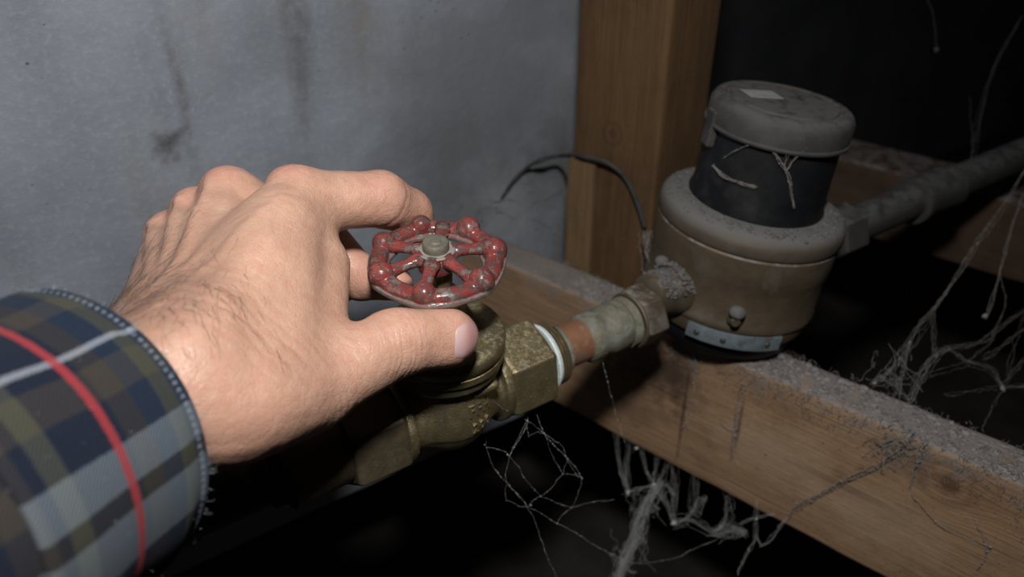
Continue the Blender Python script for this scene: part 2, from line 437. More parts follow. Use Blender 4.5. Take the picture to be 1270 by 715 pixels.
tag(bpy.data.objects['wall_back'], 'dark recessed concrete wall behind the meter')
g = np.linspace(-1.6, 2.6, 70); GX, GY = np.meshgrid(g, g-.6, indexing='ij')
P = np.stack([GX.ravel(), GY.ravel(), np.zeros(GX.size)], 1); P[:, 2] = .018*wob(P*np.array([1, 1, 0]), 14, 5, 4)-.03
nn = len(g)
V_, F_ = P, [(i*nn+j, (i+1)*nn+j, (i+1)*nn+j+1, i*nn+j+1) for i in range(nn-1) for j in range(nn-1)]
tag(mk('floor', V_, F_, M_soil), 'dark earth floor of the crawl space', kind='structure')

# ------------------------------------------------------------------ timber
def fibres(surface_pts, normals, n, lmin, lmax, r, spread, seed, down=0.0):
    # short dust threads standing and lying on a surface, joined into one mesh
    rg = np.random.default_rng(seed); parts = []
    for k in range(n):
        i = rg.integers(len(surface_pts)); p = surface_pts[i]+rg.normal(size=3)*.0015
        d = unit(normals[i]*rg.uniform(.15, 1.0)+rg.normal(size=3)*spread+np.array([0, 0, -down]))
        L = rg.uniform(lmin, lmax); c = unit(rg.normal(size=3))
        pts = [p-d*.001, p+d*L*.35, p+d*L*.7+c*L*.2, p+d*L*.85+c*L*.45]
        parts.append(tube(pts, [r*rg.uniform(.7, 1.5), r, r*.8, r*.4], 3, False))
    return join(parts)
k0, k1 = 0.375, -0.30
p0 = -BN*0.3758
fr = []
for k in np.linspace(k0, k1, 130):
    o = p0+BD*k-BN*0.014; fr.append((np.array([o[0], o[1], ZT-.0505]), BN, np.array([0, 0, 1.0])))
prof = rrect(.028, .101, .0025, 3, 26)
V_, F_, L_ = sweep(prof, fr, .0007, 11, 90)
per = float(np.sum(np.linalg.norm(np.roll(prof, -1, 0)-prof, axis=1)))
kn = (k0-.03, per-.016, .0085)
def juv(px, py):
    d = ray(px, py); p = CAM+d*((BN @ p0)/(BN @ d)); return k0-float(p @ BD), per-(ZT-float(p[2]))
JST = [(*juv(812, 450), .045, .03, .8, (.07, .045, .03)), (*juv(842, 455), .012, .035, .75, (.05, .032, .022)), (*juv(849, 500), .0016, .06, .8, (.06, .04, .025)), (*juv(760, 470), .05, .03, .6, (.09, .055, .035)),
       (*juv(960, 560), .05, .03, .5, (.42, .30, .20)), (*juv(1090, 640), .05, .03, .5, (.40, .285, .185)), (*juv(1120, 560), .02, .02, .6, (.12, .09, .07)), (*juv(918, 520), .0016, .03, .7, (.06, .045, .035)), (*juv(1050, 600), .035, .004, .5, (.10, .07, .05)), (*juv(1215, 600), .03, .02, .4, (.16, .085, .045))]
M_joist = wood('joist_wood', (.36, .228, .132), (.275, .17, .095), (.11, .066, .038), [kn, (k0-.315, per-.055, .004)], .85, .45, (per-.014, per+.002), JST)
J = thing('floor_joist', (p0+BD*.1-BN*.014)*np.array([1, 1, 0])+np.array([0, 0, ZT-.101]), 'rough brown timber joist with a dusty top running under the meter', 'joist')
beam = mk('beam', V_, F_, M_joist, J, smooth=True, luv=L_, flat_angle=50)
M_dustf = surf('dust_fibre', (.24, .225, .215), (.17, .16, .15), 60, rough=.95, bmp=0)
rg = np.random.default_rng(3)
ks = rg.uniform(-.2, .30, 900); ws = rg.uniform(-.027, .001, 900)
sp = np.stack([p0+BD*k+BN*w for k, w in zip(ks, ws)]); sp[:, 2] = ZT+.0003
V_, F_ = fibres(sp, np.tile([0, 0, 1.0], (900, 1)), 5200, .0008, .0030, .00011, .8, 5)
V2, F2 = fibres(np.stack([p0+BD*k+BN*.0006+np.array([0, 0, ZT-h]) for k, h in zip(rg.uniform(-.12, .2, 500), np.abs(rg.normal(0, .008, 500)))]), np.tile(BN, (500, 1)), 1100, .001, .0035, .0001, .7, 6, .5)
fz = mk('dust_fuzz', *join([(V_, F_), (V2, F2)]), M_dustf, J); tag(fz, kind='stuff')
# clumps of settled dust along the top
parts = []
for q in range(700):
    k = rg.uniform(-.2, .28); w = rg.uniform(-.026, -.001); r = rg.uniform(.0006, .0019)
    lv, lf = lathe([(0.05, -1), (.75, -.6), (1, 0), (.75, .55), (.05, .85)], 7)
    lv = lv*np.array([r*rg.uniform(.8, 1.9), r*.55, r*rg.uniform(.8, 1.6)]); lv = lv+rg.normal(size=lv.shape)*r*.12
    p = p0+BD*k+BN*w; parts.append((np.stack([lv[:, 0], lv[:, 2], lv[:, 1]], 1) @ np.array([BD, BN, [0, 0, 1]])+np.array([p[0], p[1], ZT+r*.05]), lf))
tag(mk('dust_clump', *join(parts), M_dustf, J), kind='stuff')
# rear beam carrying the pipe
pb = -BN*0.745; fr = []
for k in np.linspace(.45, -.75, 60):
    o = pb+BD*k-BN*.03; fr.append((np.array([o[0], o[1], CAM[2]-.322]), BN, np.array([0, 0, 1.0])))
V_, F_, L_ = sweep(rrect(.06, .07, .003, 3, 12), fr, .001, 12, 60)
M_rear = wood('rear_beam_wood', (.09, .058, .036), (.07, .042, .026), (.035, .02, .014), [], .5, .6)
rb = mk('rear_beam', V_, F_, M_rear, smooth=True, luv=L_, flat_angle=50); tag(rb, 'dark brown beam in the background under the far pipe', 'beam')
# wall post with a lighter batten nailed on
pl = np.array([.041, .513, 0]); fr = []
for z in np.linspace(.30, 1.55, 70):
    o = pl-BD*.0325-BN*.030; fr.append((np.array([o[0], o[1], z]), BN, BD))
prof = rrect(.06, .065, .003, 3, 16)
perp = float(np.sum(np.linalg.norm(np.roll(prof, -1, 0)-prof, axis=1)))
V_, F_, L_ = sweep(prof, fr, .0008, 13, 50)
dk = ray(758, 165); tk = (BN @ pl)/(BN @ dk); zk = CAM[2]+dk[2]*tk
M_post = wood('post_wood', (.112, .064, .027), (.078, .042, .018), (.036, .019, .009), [(zk-.30, perp-.028, .0045)], 0, .4)
PT = thing('wall_post', (pl[0], pl[1], .30), 'upright brown timber post standing behind the joist', 'post')
mk('post', V_, F_, M_post, PT, luv=L_, flat_angle=50)
fr = []
zb_ = CAM[2]+ray(722, 197)[2]*(BN @ pl)/(BN @ ray(722, 197))
for z in np.linspace(.305, zb_, 24):
    o = pl-BD*.011+BN*.003; fr.append((np.array([o[0], o[1], z]), BN, BD))
V_, F_, L_ = sweep(rrect(.006, .021, .001, 2, 8), fr, .0005, 14, 80)
M_bat = wood('batten_wood', (.17, .108, .055), (.13, .08, .038), (.07, .038, .018), [], 0, .3)
mk('batten', V_, F_, M_bat, PT, luv=L_, flat_angle=50)
# old cable sagging across the post
def on_post(px, py, off=.004):
    d = ray(px, py); return CAM+d*((BN @ pl+off)/(BN @ d))
def by_wall(px, py, off):
    d = ray(px, py); return CAM+d*((WD-off)/(Wp @ d))
cb = [by_wall(622, 246, .0005), by_wall(636, 226, .002), by_wall(652, 209, .006), by_wall(672, 198, .02), PX(695, 193, 592), on_post(716, 193), on_post(735, 196, .008), on_post(752, 201, .008), on_post(772, 216), on_post(784, 236), on_post(793, 258), on_post(800, 282)]
cc = np.array(cb)
def spline(P, n=10):
    P = np.asarray(P, float); Q = np.concatenate([[2*P[0]-P[1]], P, [2*P[-1]-P[-2]]]); out = []
    for i in range(1, len(Q)-2):
        for t in np.arange(n)/n:
            a, b, c, d = Q[i-1], Q[i], Q[i+1], Q[i+2]
            out.append(.5*((2*b)+(c-a)*t+(2*a-5*b+4*c-d)*t*t+(3*b-a-3*c+d)*t**3))
    return np.array(out+[P[-1]])
M_cable = surf('dusty_cable', (.02, .02, .02), (.045, .043, .04), 90, rough=.9)
cp = spline(cc, 8)
tag(mk('cable', *tube(cp, .0015+.0005*wob(cp, 300, 4), 8), M_cable), 'thin dusty dark cable hanging across the timber post', 'cable')
# ------------------------------------------------------------------ metals
M_brass = surf('aged_brass', (.33, .27, .15), (.24, .195, .105), 160, .8, .42, .6, .0005, 900, .28, (.33, .30, .20), dsc=420, dmax=.45, fleck=.75, fcol=(.6, .53, .36), c3=(.27, .235, .15))
M_brassdk = surf('dark_brass', (.16, .125, .075), (.10, .08, .05), 120, .6, .5, .5, .0005, 500, .3, (.14, .13, .11), fleck=.3)
M_bronze = surf('meter_bronze', (.12, .088, .055), (.08, .06, .038), 60, .45, .58, .4, .0006, 300, .35, (.20, .19, .18), c3=(.13, .11, .085))
M_copper = surf('copper', (.44, .22, .125), (.33, .16, .09), 90, .55, .5, .4, .0004, 350, .15, (.25, .2, .17), c3=(.30, .22, .16))
M_verd = surf('verdigris_fitting', (.19, .175, .125), (.13, .118, .085), 140, .3, .62, .7, .0008, 420, .4, (.20, .205, .18), c3=(.25, .28, .23))
M_tape = surf('thread_tape', (.66, .72, .70), (.5, .58, .57), 300, 0, .5, .5, .0004, 900)
M_steel = surf('galvanised_strap', (.20, .24, .26), (.14, .17, .19), 180, .35, .55, .3, .0003, 500, c3=(.10, .11, .11))
M_plastic = surf('black_plastic', (.004, .0045, .0055), (.008, .0085, .0095), 60, 0, .5, .25, .0004, 200, .3, (.05, .05, .05), spec=.3)
M_lid = surf('dusty_lid', (.020, .019, .019), (.036, .035, .034), 70, 0, .7, .3, .0004, 260, .6, (.065, .063, .062), c3=(.045, .043, .042))
M_paper = surf('faded_sticker', (.24, .24, .245), (.18, .18, .185), 120, 0, .8, .1)
M_dustlump = surf('settled_dust', (.13, .125, .12), (.085, .08, .078), 150, 0, .98, .9, .0012, 300)
M_pipe = surf('grey_pipe', (.05, .048, .046), (.035, .033, .032), 60, .3, .7, .4, .0005, 260, .5, (.075, .075, .075))
M_pipedk = surf('dark_pipe', (.09, .07, .05), (.055, .045, .035), 60, .5, .6, .4, .0005, 260, .2)

# ------------------------------------------------------------------ gate valve
vf = frame(V0, U, S, Wz)                           # local x along pipe, y up the stem, z to the viewer
def ax(V): V = np.asarray(V); return np.stack([V[:, 1], V[:, 0], -V[:, 2]], 1)   # lathe axis y -> pipe axis x
GV = thing('gate_valve', V0-np.array([0, 0, .025]), 'old brass gate valve with a chipped red handwheel held by the hand', 'valve')
f = Field((-36, -34, -36), (36, 44, 36), 0.9)
f.fn(lambda X, Y, Z: np.maximum(np.sqrt(Y**2+Z**2)-17.5, np.abs(X)-30), (-30, -18, -18), (30, 18, 18), 2)
f.ellipsoid((0, 0, 0), np.eye(3), (22, 24, 25), 5)
f.fn(lambda X, Y, Z: np.maximum(np.sqrt((X*1.06)**2+Z**2)-(22.5-.02*Y), np.abs(Y-15)-16), (-24, -1, -24), (24, 31, 24), 6)
f.fn(lambda X, Y, Z: np.maximum(np.sqrt(X**2+Z**2)-26.5, np.abs(Y-27)-3.0), (-27, 24, -27), (27, 30, 27), 3)
for sx in (-1, 1):
    f.fn(lambda X, Y, Z: np.maximum(np.sqrt(Y**2+Z**2)-21.3, np.abs(X-sx*26)-2.2), (sx*26-3, -22, -22), (sx*26+3, 22, 22), 2.5)
f.cone((-14, -21.5, 4), (14, -21.5, 4), 2.2, 2.2, 3)
f.fn(lambda X, Y, Z: np.sqrt((np.clip(X, 5, 14)-X)**2+((Y-18.5)*1.0)**2+(Z-21.5)**2)-2.4, (2, 15, 18), (17, 22, 25), 1.0)
fbody = f; V_, F_ = f.mesh(1)
mk('body', vf(V_), F_, M_brass, GV)
for sx in (-1, 1):
    hv, hf = hexprism(20.6, 27.5, 54, 1.6, 6, math.radians(12))
    hv = ax(hv)*np.array([sx, 1, 1])
    if sx < 0: hf = [q[::-1] for q in hf]
    o = mk('hex_end', vf(hv), hf, M_brass if sx > 0 else M_brassdk, GV, smooth=False)
    bv = o.modifiers.new('bevel', 'BEVEL'); bv.width = .0009; bv.segments = 2; bv.limit_method = 'ANGLE'
# union ring and bonnet
bp = [(18, 29.5), (27.0, 29.5), (28.0, 30.3), (28.0, 33.5), (27.1, 34.1), (28.0, 34.8), (28.2, 39.5), (27.4, 41.2), (26.0, 42.0), (20, 42.4), (16.5, 43.2), (15, 46), (12.5, 50), (10.8, 52)]
mk('bonnet', vf(lathe(bp, 72)[0]), lathe(bp, 72)[1], M_brass, GV, flat_angle=50)
hv, hf = hexprism(9.6, 51, 61, 1.0, 6, .3)
o = mk('packing_nut', vf(hv), hf, M_brass, GV, smooth=False); b_ = o.modifiers.new('bevel', 'BEVEL'); b_.width = .0006; b_.segments = 2
mk('stem', vf(lathe([(4.2, 60), (4.2, 76)], 20)[0]), lathe([(4.2, 60), (4.2, 76)], 20)[1], M_brass, GV)
# raised lettering cast into the body
def lettering(txt, size, y0, x0, tilt, rad, name='casting_mark'):
    cu = bpy.data.curves.new(name, 'FONT'); cu.body = txt; cu.size = size; cu.extrude = .8; cu.align_x = 'CENTER'; cu.resolution_u = 2; cu.bevel_depth = .12; cu.bevel_resolution = 0
    cu.space_character = 1.15
    ob = bpy.data.objects.new(name, cu); COL.objects.link(ob)
    bpy.context.view_layer.update()
    me = ob.evaluated_get(bpy.context.evaluated_depsgraph_get()).to_mesh()
    V = np.array([v.co for v in me.vertices]); F = [tuple(p.vertices) for p in me.polygons]
    bpy.data.objects.remove(ob); bpy.data.curves.remove(cu)
    c, s_ = math.cos(tilt), math.sin(tilt)
    x = V[:, 0]*c-V[:, 1]*s_+x0; y = V[:, 0]*s_+V[:, 1]*c; ang = y0+y/rad
    # wrap round the pipe axis, following the cast surface
    out = []; cache = {}
    for xx, yy, zz in zip(x, y, V[:, 2]):
        ph = y0-yy/rad; n = np.array([0, math.cos(ph), math.sin(ph)]); key = (round(xx, 2), round(ph, 3))
        if key not in cache: cache[key] = skin_height(fbody, np.array([xx, 0, 0]), n, 34.0)
        out.append(np.array([xx, 0, 0])+n*(cache[key]+zz))
    return np.array(out), F
for txt, sz, ang, x0 in (('FFH', 7.2, 1.26, 5.5), ('200', 6.6, 1.62, 6.0)):
    V_, F_ = lettering(txt, sz, ang, x0, 0.0, 23.0)
    mk('casting_mark', vf(V_), F_, M_brass, GV, smooth=False)

# handwheel -----------------------------------------------------------
def redpaint():
    m, nt, b = newmat('chipped_red_paint'); v = coord(nt)
    n1 = noise(nt, v, 330, 6, .7, .4); n2 = noise(nt, v, 170, 5, .65)
    col = mix(nt, rmp(nt, noise(nt, v, 120, 4), .35, .65), (.25, .050, .042), (.15, .030, .028))
    chip = rmp(nt, n1, .50, .55)
    col = mix(nt, mth(nt, 'MULTIPLY', chip, .95), col, mix(nt, noise(nt, v, 500, 3), (.025, .02, .018), (.12, .085, .075)))
    pale = mth(nt, 'MULTIPLY', rmp(nt, n2, .55, .66), .7)
    col = mix(nt, pale, col, mix(nt, noise(nt, v, 600, 3), (.13, .115, .10), (.27, .245, .22)))
    wr0 = nd(nt, 'Attribute', attribute_name='wear').outputs['Fac']
    wk = mth(nt, 'MULTIPLY', rmp(nt, mth(nt, 'ADD', wr0, mth(nt, 'SUBTRACT', noise(nt, v, 260, 4, .7), .5)), .4, .8), .7)
    col = mix(nt, wk, col, mix(nt, noise(nt, v, 800, 3), (.10, .085, .075), (.28, .25, .22)))
    put(nt, b, 'Base Color', col)
    put(nt, b, 'Roughness', mth(nt, 'ADD', mth(nt, 'MULTIPLY', pale, .55), .24)); put(nt, b, 'Specular IOR Level', .6)
    h = mth(nt, 'SUBTRACT', mth(nt, 'MULTIPLY', noise(nt, v, 700, 4), .35), mth(nt, 'MULTIPLY', chip, .8))
    bump(nt, b, h, .5, .0004)
    return m
M_red = redpaint()
HW = V0+S*.0795-U*.003                                     # wheel centre
wt = unit(S+U*-.055+Wz*.03); wx = unit(U-(U @ wt)*wt); wz = np.cross(wx, wt)
# wheel angles are counted from the image's right, counter-clockwise, in the wheel plane
ir = RIGHT-(RIGHT @ wt)*wt; ir = unit(ir); iu = np.cross(wt, ir)
wf = frame(HW, ir, wt, np.cross(ir, wt))
def wp(r, deg, y): a = math.radians(deg); return np.array([r*math.cos(a), y, -r*math.sin(a)])
RW = 24.0
balls = [(60, 5.0), (13, 5.2), (-39, 5.2), (-97, 4.6), (-149, 5.2), (158, 4.6), (110, 4.4)]
f = Field((-33, -8, -33), (33, 10, 33), 0.45)
def rim(X, Y, Z):
    a = np.arctan2(-Z, X); R = np.sqrt(X*X+Z*Z)
    sc = 0
    for d, _ in balls:
        dd = np.angle(np.exp(1j*(a-math.radians(d)))); sc = sc+np.exp(-(dd/.2)**2)
    dr = (R-RW-.4*sc)/3.7; dy = (Y+.4)/3.0
    return (np.sqrt(dr*dr+dy*dy)-1)*3.4
f.fn(rim, (-30, -5, -30), (30, 5, 30), 0.5)
def flange(X, Y, Z):
    a = np.arctan2(-Z, X); R = np.sqrt(X*X+Z*Z); sc = 0
    for d, _ in balls:
        dd = np.angle(np.exp(1j*(a-math.radians(d)))); sc = sc+np.exp(-(dd/.24)**2)
    return np.maximum(np.abs(R-RW)-(4.4+1.1*sc), np.abs(Y+2.3)-1.1)
f.fn(flange, (-31, -4, -31), (31, -1, 31), 0.8)
for d, r in balls: f.ball(wp(RW+.7, d, 1.2), r+.2, .7)
V_, F_ = f.mesh(1)
Rv = np.hypot(V_[:, 0], V_[:, 2]); wear = np.clip((Rv-RW-2.6)/1.6, 0, 1)*np.clip((.2-V_[:, 1])/1.4, 0, 1)
wear = np.maximum(wear, .75*np.clip((-.2-V_[:, 1])/1.0, 0, 1)*np.clip((RW-2.2-Rv)/1.0, 0, 1))
HWo = mk('handwheel', wf(V_), F_, M_red, GV, vcol={'wear': wear})
for d in (87, 22, -42, -99, -151, 157):
    p = [wp(r, d, y) for r, y in ((6.5, 2.4), (10, 2.2), (14, 1.5), (18, .8), (22.5, 0.2))]
    tv, tf = tube(np.array(p), [4.4, 2.9, 2.5, 2.9, 4.2], 14)
    c_ = np.array(p).mean(0); tv = tv.copy(); tv[:, 1] = 1.4+(tv[:, 1]-1.4)*.85
    mk('spoke', wf(tv), tf, M_red, HWo)
hb = [(4.0, -3.5), (8.0, -3.5), (8.6, -2.5), (8.6, 2.6), (8.0, 3.9), (6.6, 4.5), (4.2, 4.6)]
mk('hub', wf(lathe(hb, 40)[0]), lathe(hb, 40)[1], M_red, HWo, flat_angle=60)
M_washer = surf('grey_washer', (.30, .285, .25), (.22, .21, .185), 300, .2, .7, .5, .0004, 800)
M_bolt = surf('worn_bolt', (.27, .25, .19), (.19, .18, .14), 250, .55, .5, .6, .0005, 800)
ws_ = [(3.2, 4.4), (7.7, 4.4), (8.0, 4.9), (7.6, 5.4), (3.2, 5.4)]
mk('washer', wf(lathe(ws_, 40)[0]), lathe(ws_, 40)[1], M_washer, HWo, flat_angle=40)
nt_ = [(5.3, 5.2), (5.6, 5.6), (5.6, 8.0), (5.1, 8.9), (4.2, 9.2), (3.3, 8.9), (2.4, 8.9), (2.0, 9.5), (0.2, 9.6)]
mk('wheel_nut', wf(lathe(nt_, 28)[0]), lathe(nt_, 28)[1], M_bolt, HWo, flat_angle=40)

# ------------------------------------------------------------------ pipe between valve and meter
CPp = thing('copper_pipe', V0+U*.09-np.array([0, 0, .012]), 'short copper pipe with greenish fittings between valve and meter', 'pipe')
def onp(parent, name, prof, mat, seg=48, fa=40, sm=True):
    V, F = lathe(prof, seg); return mk(name, vf(ax(V)), F, mat, parent, smooth=sm, flat_angle=fa)
th = [(12, 53)]
for q in range(7): th += [(16.6, 53.5+q*1.9), (16.5, 54.0+q*1.9), (14.7, 54.8+q*1.9)]
th += [(12, 68)]
onp(CPp, 'thread', th, M_brass, fa=25)
tp_ = [(14, 56.6), (17.3, 56.8), (17.9, 57.6), (17.6, 58.6), (17.2, 59.4), (14, 59.6)]
onp(CPp, 'thread_tape', tp_, M_tape)
hv, hf = hexprism(15.8, 60.2, 67.5, .8, 6, .7)
onp(CPp, 'copper_tube', [(10, 62), (12.2, 63), (12.2, 67), (11.3, 69.5), (11.2, 92), (10, 93)], M_copper)
onp(CPp, 'adapter_collar', [(10, 67), (13.0, 67.3), (13.4, 68.4), (13.0, 69.8), (10, 70.2)], M_verd)
onp(CPp, 'coupling', [(10.8, 84), (12.0, 84.6), (13.0, 86), (13.2, 92), (12.4, 94), (12.5, 97), (13.4, 99), (13.5, 110), (12.8, 112), (11.8, 112.5)], M_verd)
thr = [(11, 110)]
for q in range(5): thr += [(14.2, 111+q*1.5), (13.2, 111.8+q*1.5)]
thr += [(11, 119)]
onp(CPp, 'union_thread', thr, M_verd, fa=25)
hv, hf = hexprism(15.0, 118, 133, 1.4, 6, .55)
o = mk('union_nut', vf(ax(hv)), hf, M_bronze, CPp, smooth=False); b_ = o.modifiers.new('bevel', 'BEVEL'); b_.width = .0007; b_.segments = 2
onp(CPp, 'union_collar', [(11, 116.2), (15.4, 116.6), (15.8, 117.6), (15.2, 118.6), (11, 119)], M_bronze)
# run of pipe to the left under the hand
LP = thing('inlet_pipe', V0-U*.12-np.array([0, 0, .014]), 'dark pipe with threaded fitting running under the sleeve to the valve', 'pipe')
onp(LP, 'adapter', [(12, -53), (17.6, -53.5), (18.2, -55), (18.2, -70), (19.2, -72), (19.2, -80), (17.5, -81), (15.5, -82), (12, -82)], M_brassdk)
thr = [(11, -81)]
for q in range(4): thr += [(15.6, -82-q*1.7), (14.3, -82.8-q*1.7)]
thr += [(11, -89.5)]
onp(LP, 'thread', thr, M_brassdk, fa=25)
onp(LP, 'tube', [(11, -88), (13.6, -88.5), (13.6, -330), (10, -331)], M_pipedk)
onp(LP, 'tube_collar', [(13, -118), (15.2, -118.6), (15.6, -121), (15.2, -123), (13, -123.6)], M_pipedk)

# ------------------------------------------------------------------ water meter
MT_ = 212.0
Zv = np.array([0, 0, 1.0]); Mo = V0+U*MT_*.001
MA = unit(Zv+RIGHT*.125); MX = unit(U-(U @ MA)*MA); Mo = Mo+np.array([-.008, 0, .0])
mf0 = frame(Mo, MX, MA, np.cross(MX, MA))
def mf(V):
    V = np.asarray(V, float)*np.array([.915, 1, .915]); return mf0(V)
WM = thing('water_meter', Mo-np.array([0, 0, .036]), 'round bronze water meter with a black register and dusty lid', 'water meter')
def lm(parent, name, prof, mat, seg=96, fa=35, **k):
    V, F = lathe(prof, seg, **k); return mk(name, mf(V), F, mat, parent, flat_angle=fa)
lm(WM, 'body', [(44, -22), (53.5, -21), (54.6, -19), (54.8, -13), (56.2, -11.5), (56.4, -9), (55.6, -7.5), (55.8, 10), (56.6, 17), (57.2, 19), (57.0, 33), (56, 34)], M_bronze)
lm(WM, 'top_flange', [(50, 34.5), (57.0, 35), (57.8, 36.5), (57.8, 41), (56.8, 44.5), (54, 46.8), (48, 48.2), (40, 48.6), (30, 48.6)], surf('flange_dusty', (.10, .08, .06), (.08, .062, .045), 70, .3, .65, .4, .0006, 300, .85, (.11, .105, .10)))
lm(WM, 'bottom_plate', [(20, -35), (46, -35), (48.5, -33), (50, -28), (50, -21)], M_plastic)
reg = lm(WM, 'register', [(38, 47), (41.5, 47.5), (41.8, 50), (40.2, 54), (38.8, 90), (36, 91)], M_plastic)
lid = lm(WM, 'lid', [(36, 89), (41.0, 89.2), (42.2, 90.5), (42.0, 101), (40.0, 104.2), (38.0, 105.4), (34.5, 105.6), (33.6, 104.9), (31.8, 104.9), (31.0, 105.9), (12, 106.4), (.3, 106.5)], M_lid)
lm(lid, 'lid_bead', [(40.8, 89.2), (42.8, 89.5), (43.1, 90.5), (42.7, 91.5), (40.8, 91.8)], M_lid)
# direction towards the viewer, round the meter axis
tv_ = -(Mo-CAM); tv_[2] = 0; tv_ = unit(tv_); vang = math.atan2(tv_ @ np.cross(U, Zv), tv_ @ U)
pr = [(54.9, -22.5), (56.4, -22.3), (56.6, -21.5), (56.6, -14.4), (56.4, -13.6), (54.9, -13.4)]
V_, F_ = lathe(pr, 40, vang-.72, vang+.36, False)
m_ = 41; F_ += [tuple(i*m_ for i in range(6))[::-1], tuple(i*m_+40 for i in range(6))]
strap = mk('strap', mf(V_), F_, M_steel, WM, flat_angle=35)
M_hole = surf('rivet_dark', (.05, .052, .055), (.08, .08, .08), 200, .5, .5)
for q, da in enumerate((-.55, -.05, .24)):
    a = vang+da; d = np.array([math.cos(a), 0, math.sin(a)]); t_ = np.array([-math.sin(a), 0, math.cos(a)])
    rv, rf = lathe([(1.9, 0), (1.9, .5), (1.2, 1.0), (.2, 1.1)], 12)
    rv = rv[:, 1:2]*d+rv[:, 0:1]*t_+rv[:, 2:3]*np.array([0, 1.0, 0])+d*56.4+np.array([0, -18, 0])
    mk('rivet', mf(rv), rf, M_hole, strap)
# screws in lugs on the body
for da, yy, sc in ((-.10, -2, 1.0), (.86, 8, .9)):
    a = vang+da; d = np.array([math.cos(a), 0, math.sin(a)]); t_ = np.array([-math.sin(a), 0, math.cos(a)])
    lv, lf = lathe([(4.6, -3), (4.6, 2.5), (4.0, 3.6), (3.0, 3.8), (2.9, 6.3), (2.2, 7.0), (.3, 7.1)], 18)
    lv = (lv[:, 1:2]*d+lv[:, 0:1]*t_+lv[:, 2:3]*np.array([0, 1.0, 0]))*sc+d*56+np.array([0, yy, 0])
    bs = mk('boss', mf(lv), lf, M_bronze, WM, flat_angle=40)
    cv, cf = lathe([(4.8, -2), (5.0, 1.0), (4.2, 3.2), (2.5, 4.4), (.3, 4.8)], 12)
    cv = cv*np.array([1, .8, 1])*sc+d*59.2+np.array([0, yy+4.4*sc, 0])
    mk('dust_cap', mf(cv), cf, M_dustlump, bs)
# spuds
for sx in (-1, 1):
    V_, F_ = lathe([(15, 44), (17.5, 46), (15.0, 58), (13.2, 64), (12.6, 78), (10, 79)], 40)
    V_ = ax(V_)*np.array([sx, 1, 1]); F_ = [q[::-1] for q in F_] if sx < 0 else F_
    mk('spud', mf(V_), F_, M_bronze, WM, flat_angle=40)
# sticker on the lid and hinge tab
q = np.array([[-12, -7], [9, -9], [11, 4], [-10, 6.5]]); c_, s_ = math.cos(.5), math.sin(.5)
toU = unit(U); qa = []
for h in (106.45, 106.85):
    for x, z in q: qa.append([x*c_-z*s_-9, h, x*s_+z*c_-9])
mk('sticker', mf(np.array(qa)), [(3, 2, 1, 0), (4, 5, 6, 7), (0, 1, 5, 4), (1, 2, 6, 5), (2, 3, 7, 6), (3, 0, 4, 7)], M_paper, lid, smooth=False)
a = vang+1.12; d = np.array([math.cos(a), 0, math.sin(a)]); t_ = np.array([-math.sin(a), 0, math.cos(a)])
hp = []
for r0, r1, y0, y1, w in ((38, 43.5, 78, 98, 5),):
    for r in (r0, r1):
        for y in (y0, y1):
            for k in (-w, w): hp.append(d*r+np.array([0, y, 0])+t_*k)
hf_ = [(0, 1, 3, 2), (4, 6, 7, 5), (0, 4, 5, 1), (2, 3, 7, 6), (0, 2, 6, 4), (1, 5, 7, 3)]
o = mk('hinge', mf(np.array(hp)), hf_, M_lid, lid, smooth=False); b_ = o.modifiers.new('bevel', 'BEVEL'); b_.width = .0012; b_.segments = 3
# dust heaped on the shoulder and drifting over the inlet spud
parts = []; rg = np.random.default_rng(21)
for k in range(420):
    a = rg.uniform(0, 6.283); r = rg.uniform(43, 54); s = rg.uniform(.4, 1.5)
    lv, lf = lathe([(0.05, -1), (.8, -.5), (1, 0), (.7, .6), (.05, .9)], 7)
    lv = lv*np.array([s*rg.uniform(.8, 1.8), s*.45, s*rg.uniform(.8, 1.8)])+rg.normal(size=lv.shape)*s*.1
    yy = 48.4 if r < 48 else 48.4-(r-48)*.33
    parts.append((mf(lv+np.array([r*math.cos(a), yy, r*math.sin(a)])), lf))
for k in range(260):
    x = rg.uniform(-76, -50); a = rg.uniform(-1.0, 1.3); rr = 13.0 if x < -62 else 15.5; s = rg.uniform(.4, 1.5)
    lv, lf = lathe([(0.05, -1), (.8, -.5), (1, 0), (.7, .6), (.05, .9)], 6)
    lv = lv*s*np.array([1.3, .6, 1.2])+rg.normal(size=lv.shape)*s*.15
    parts.append((mf(lv+np.array([x, rr*math.cos(a), rr*math.sin(a)])), lf))
tag(mk('settled_dust', *join(parts), M_dustlump, WM), kind='stuff')
# outlet run
OP = thing('outlet_pipe', V0+U*.45-np.array([0, 0, .013]), 'grey dusty pipe leaving the meter into the dark', 'pipe')
hv, hf = hexprism(16.0, 288, 312, 1.4, 6, .4)
o = mk('union_nut', vf(ax(hv)), hf, M_pipe, OP, smooth=False); b_ = o.modifiers.new('bevel', 'BEVEL'); b_.width = .0008; b_.segments = 2
onp(OP, 'tube', [(8, 311), (12.4, 312), (12.4, 840), (8, 841)], M_pipe)
onp(OP, 'coupling', [(12, 382), (16.5, 383), (17, 386), (16.4, 389), (15.6, 392), (15.6, 424), (16.6, 427), (16.4, 431), (12, 432)], M_pipe)
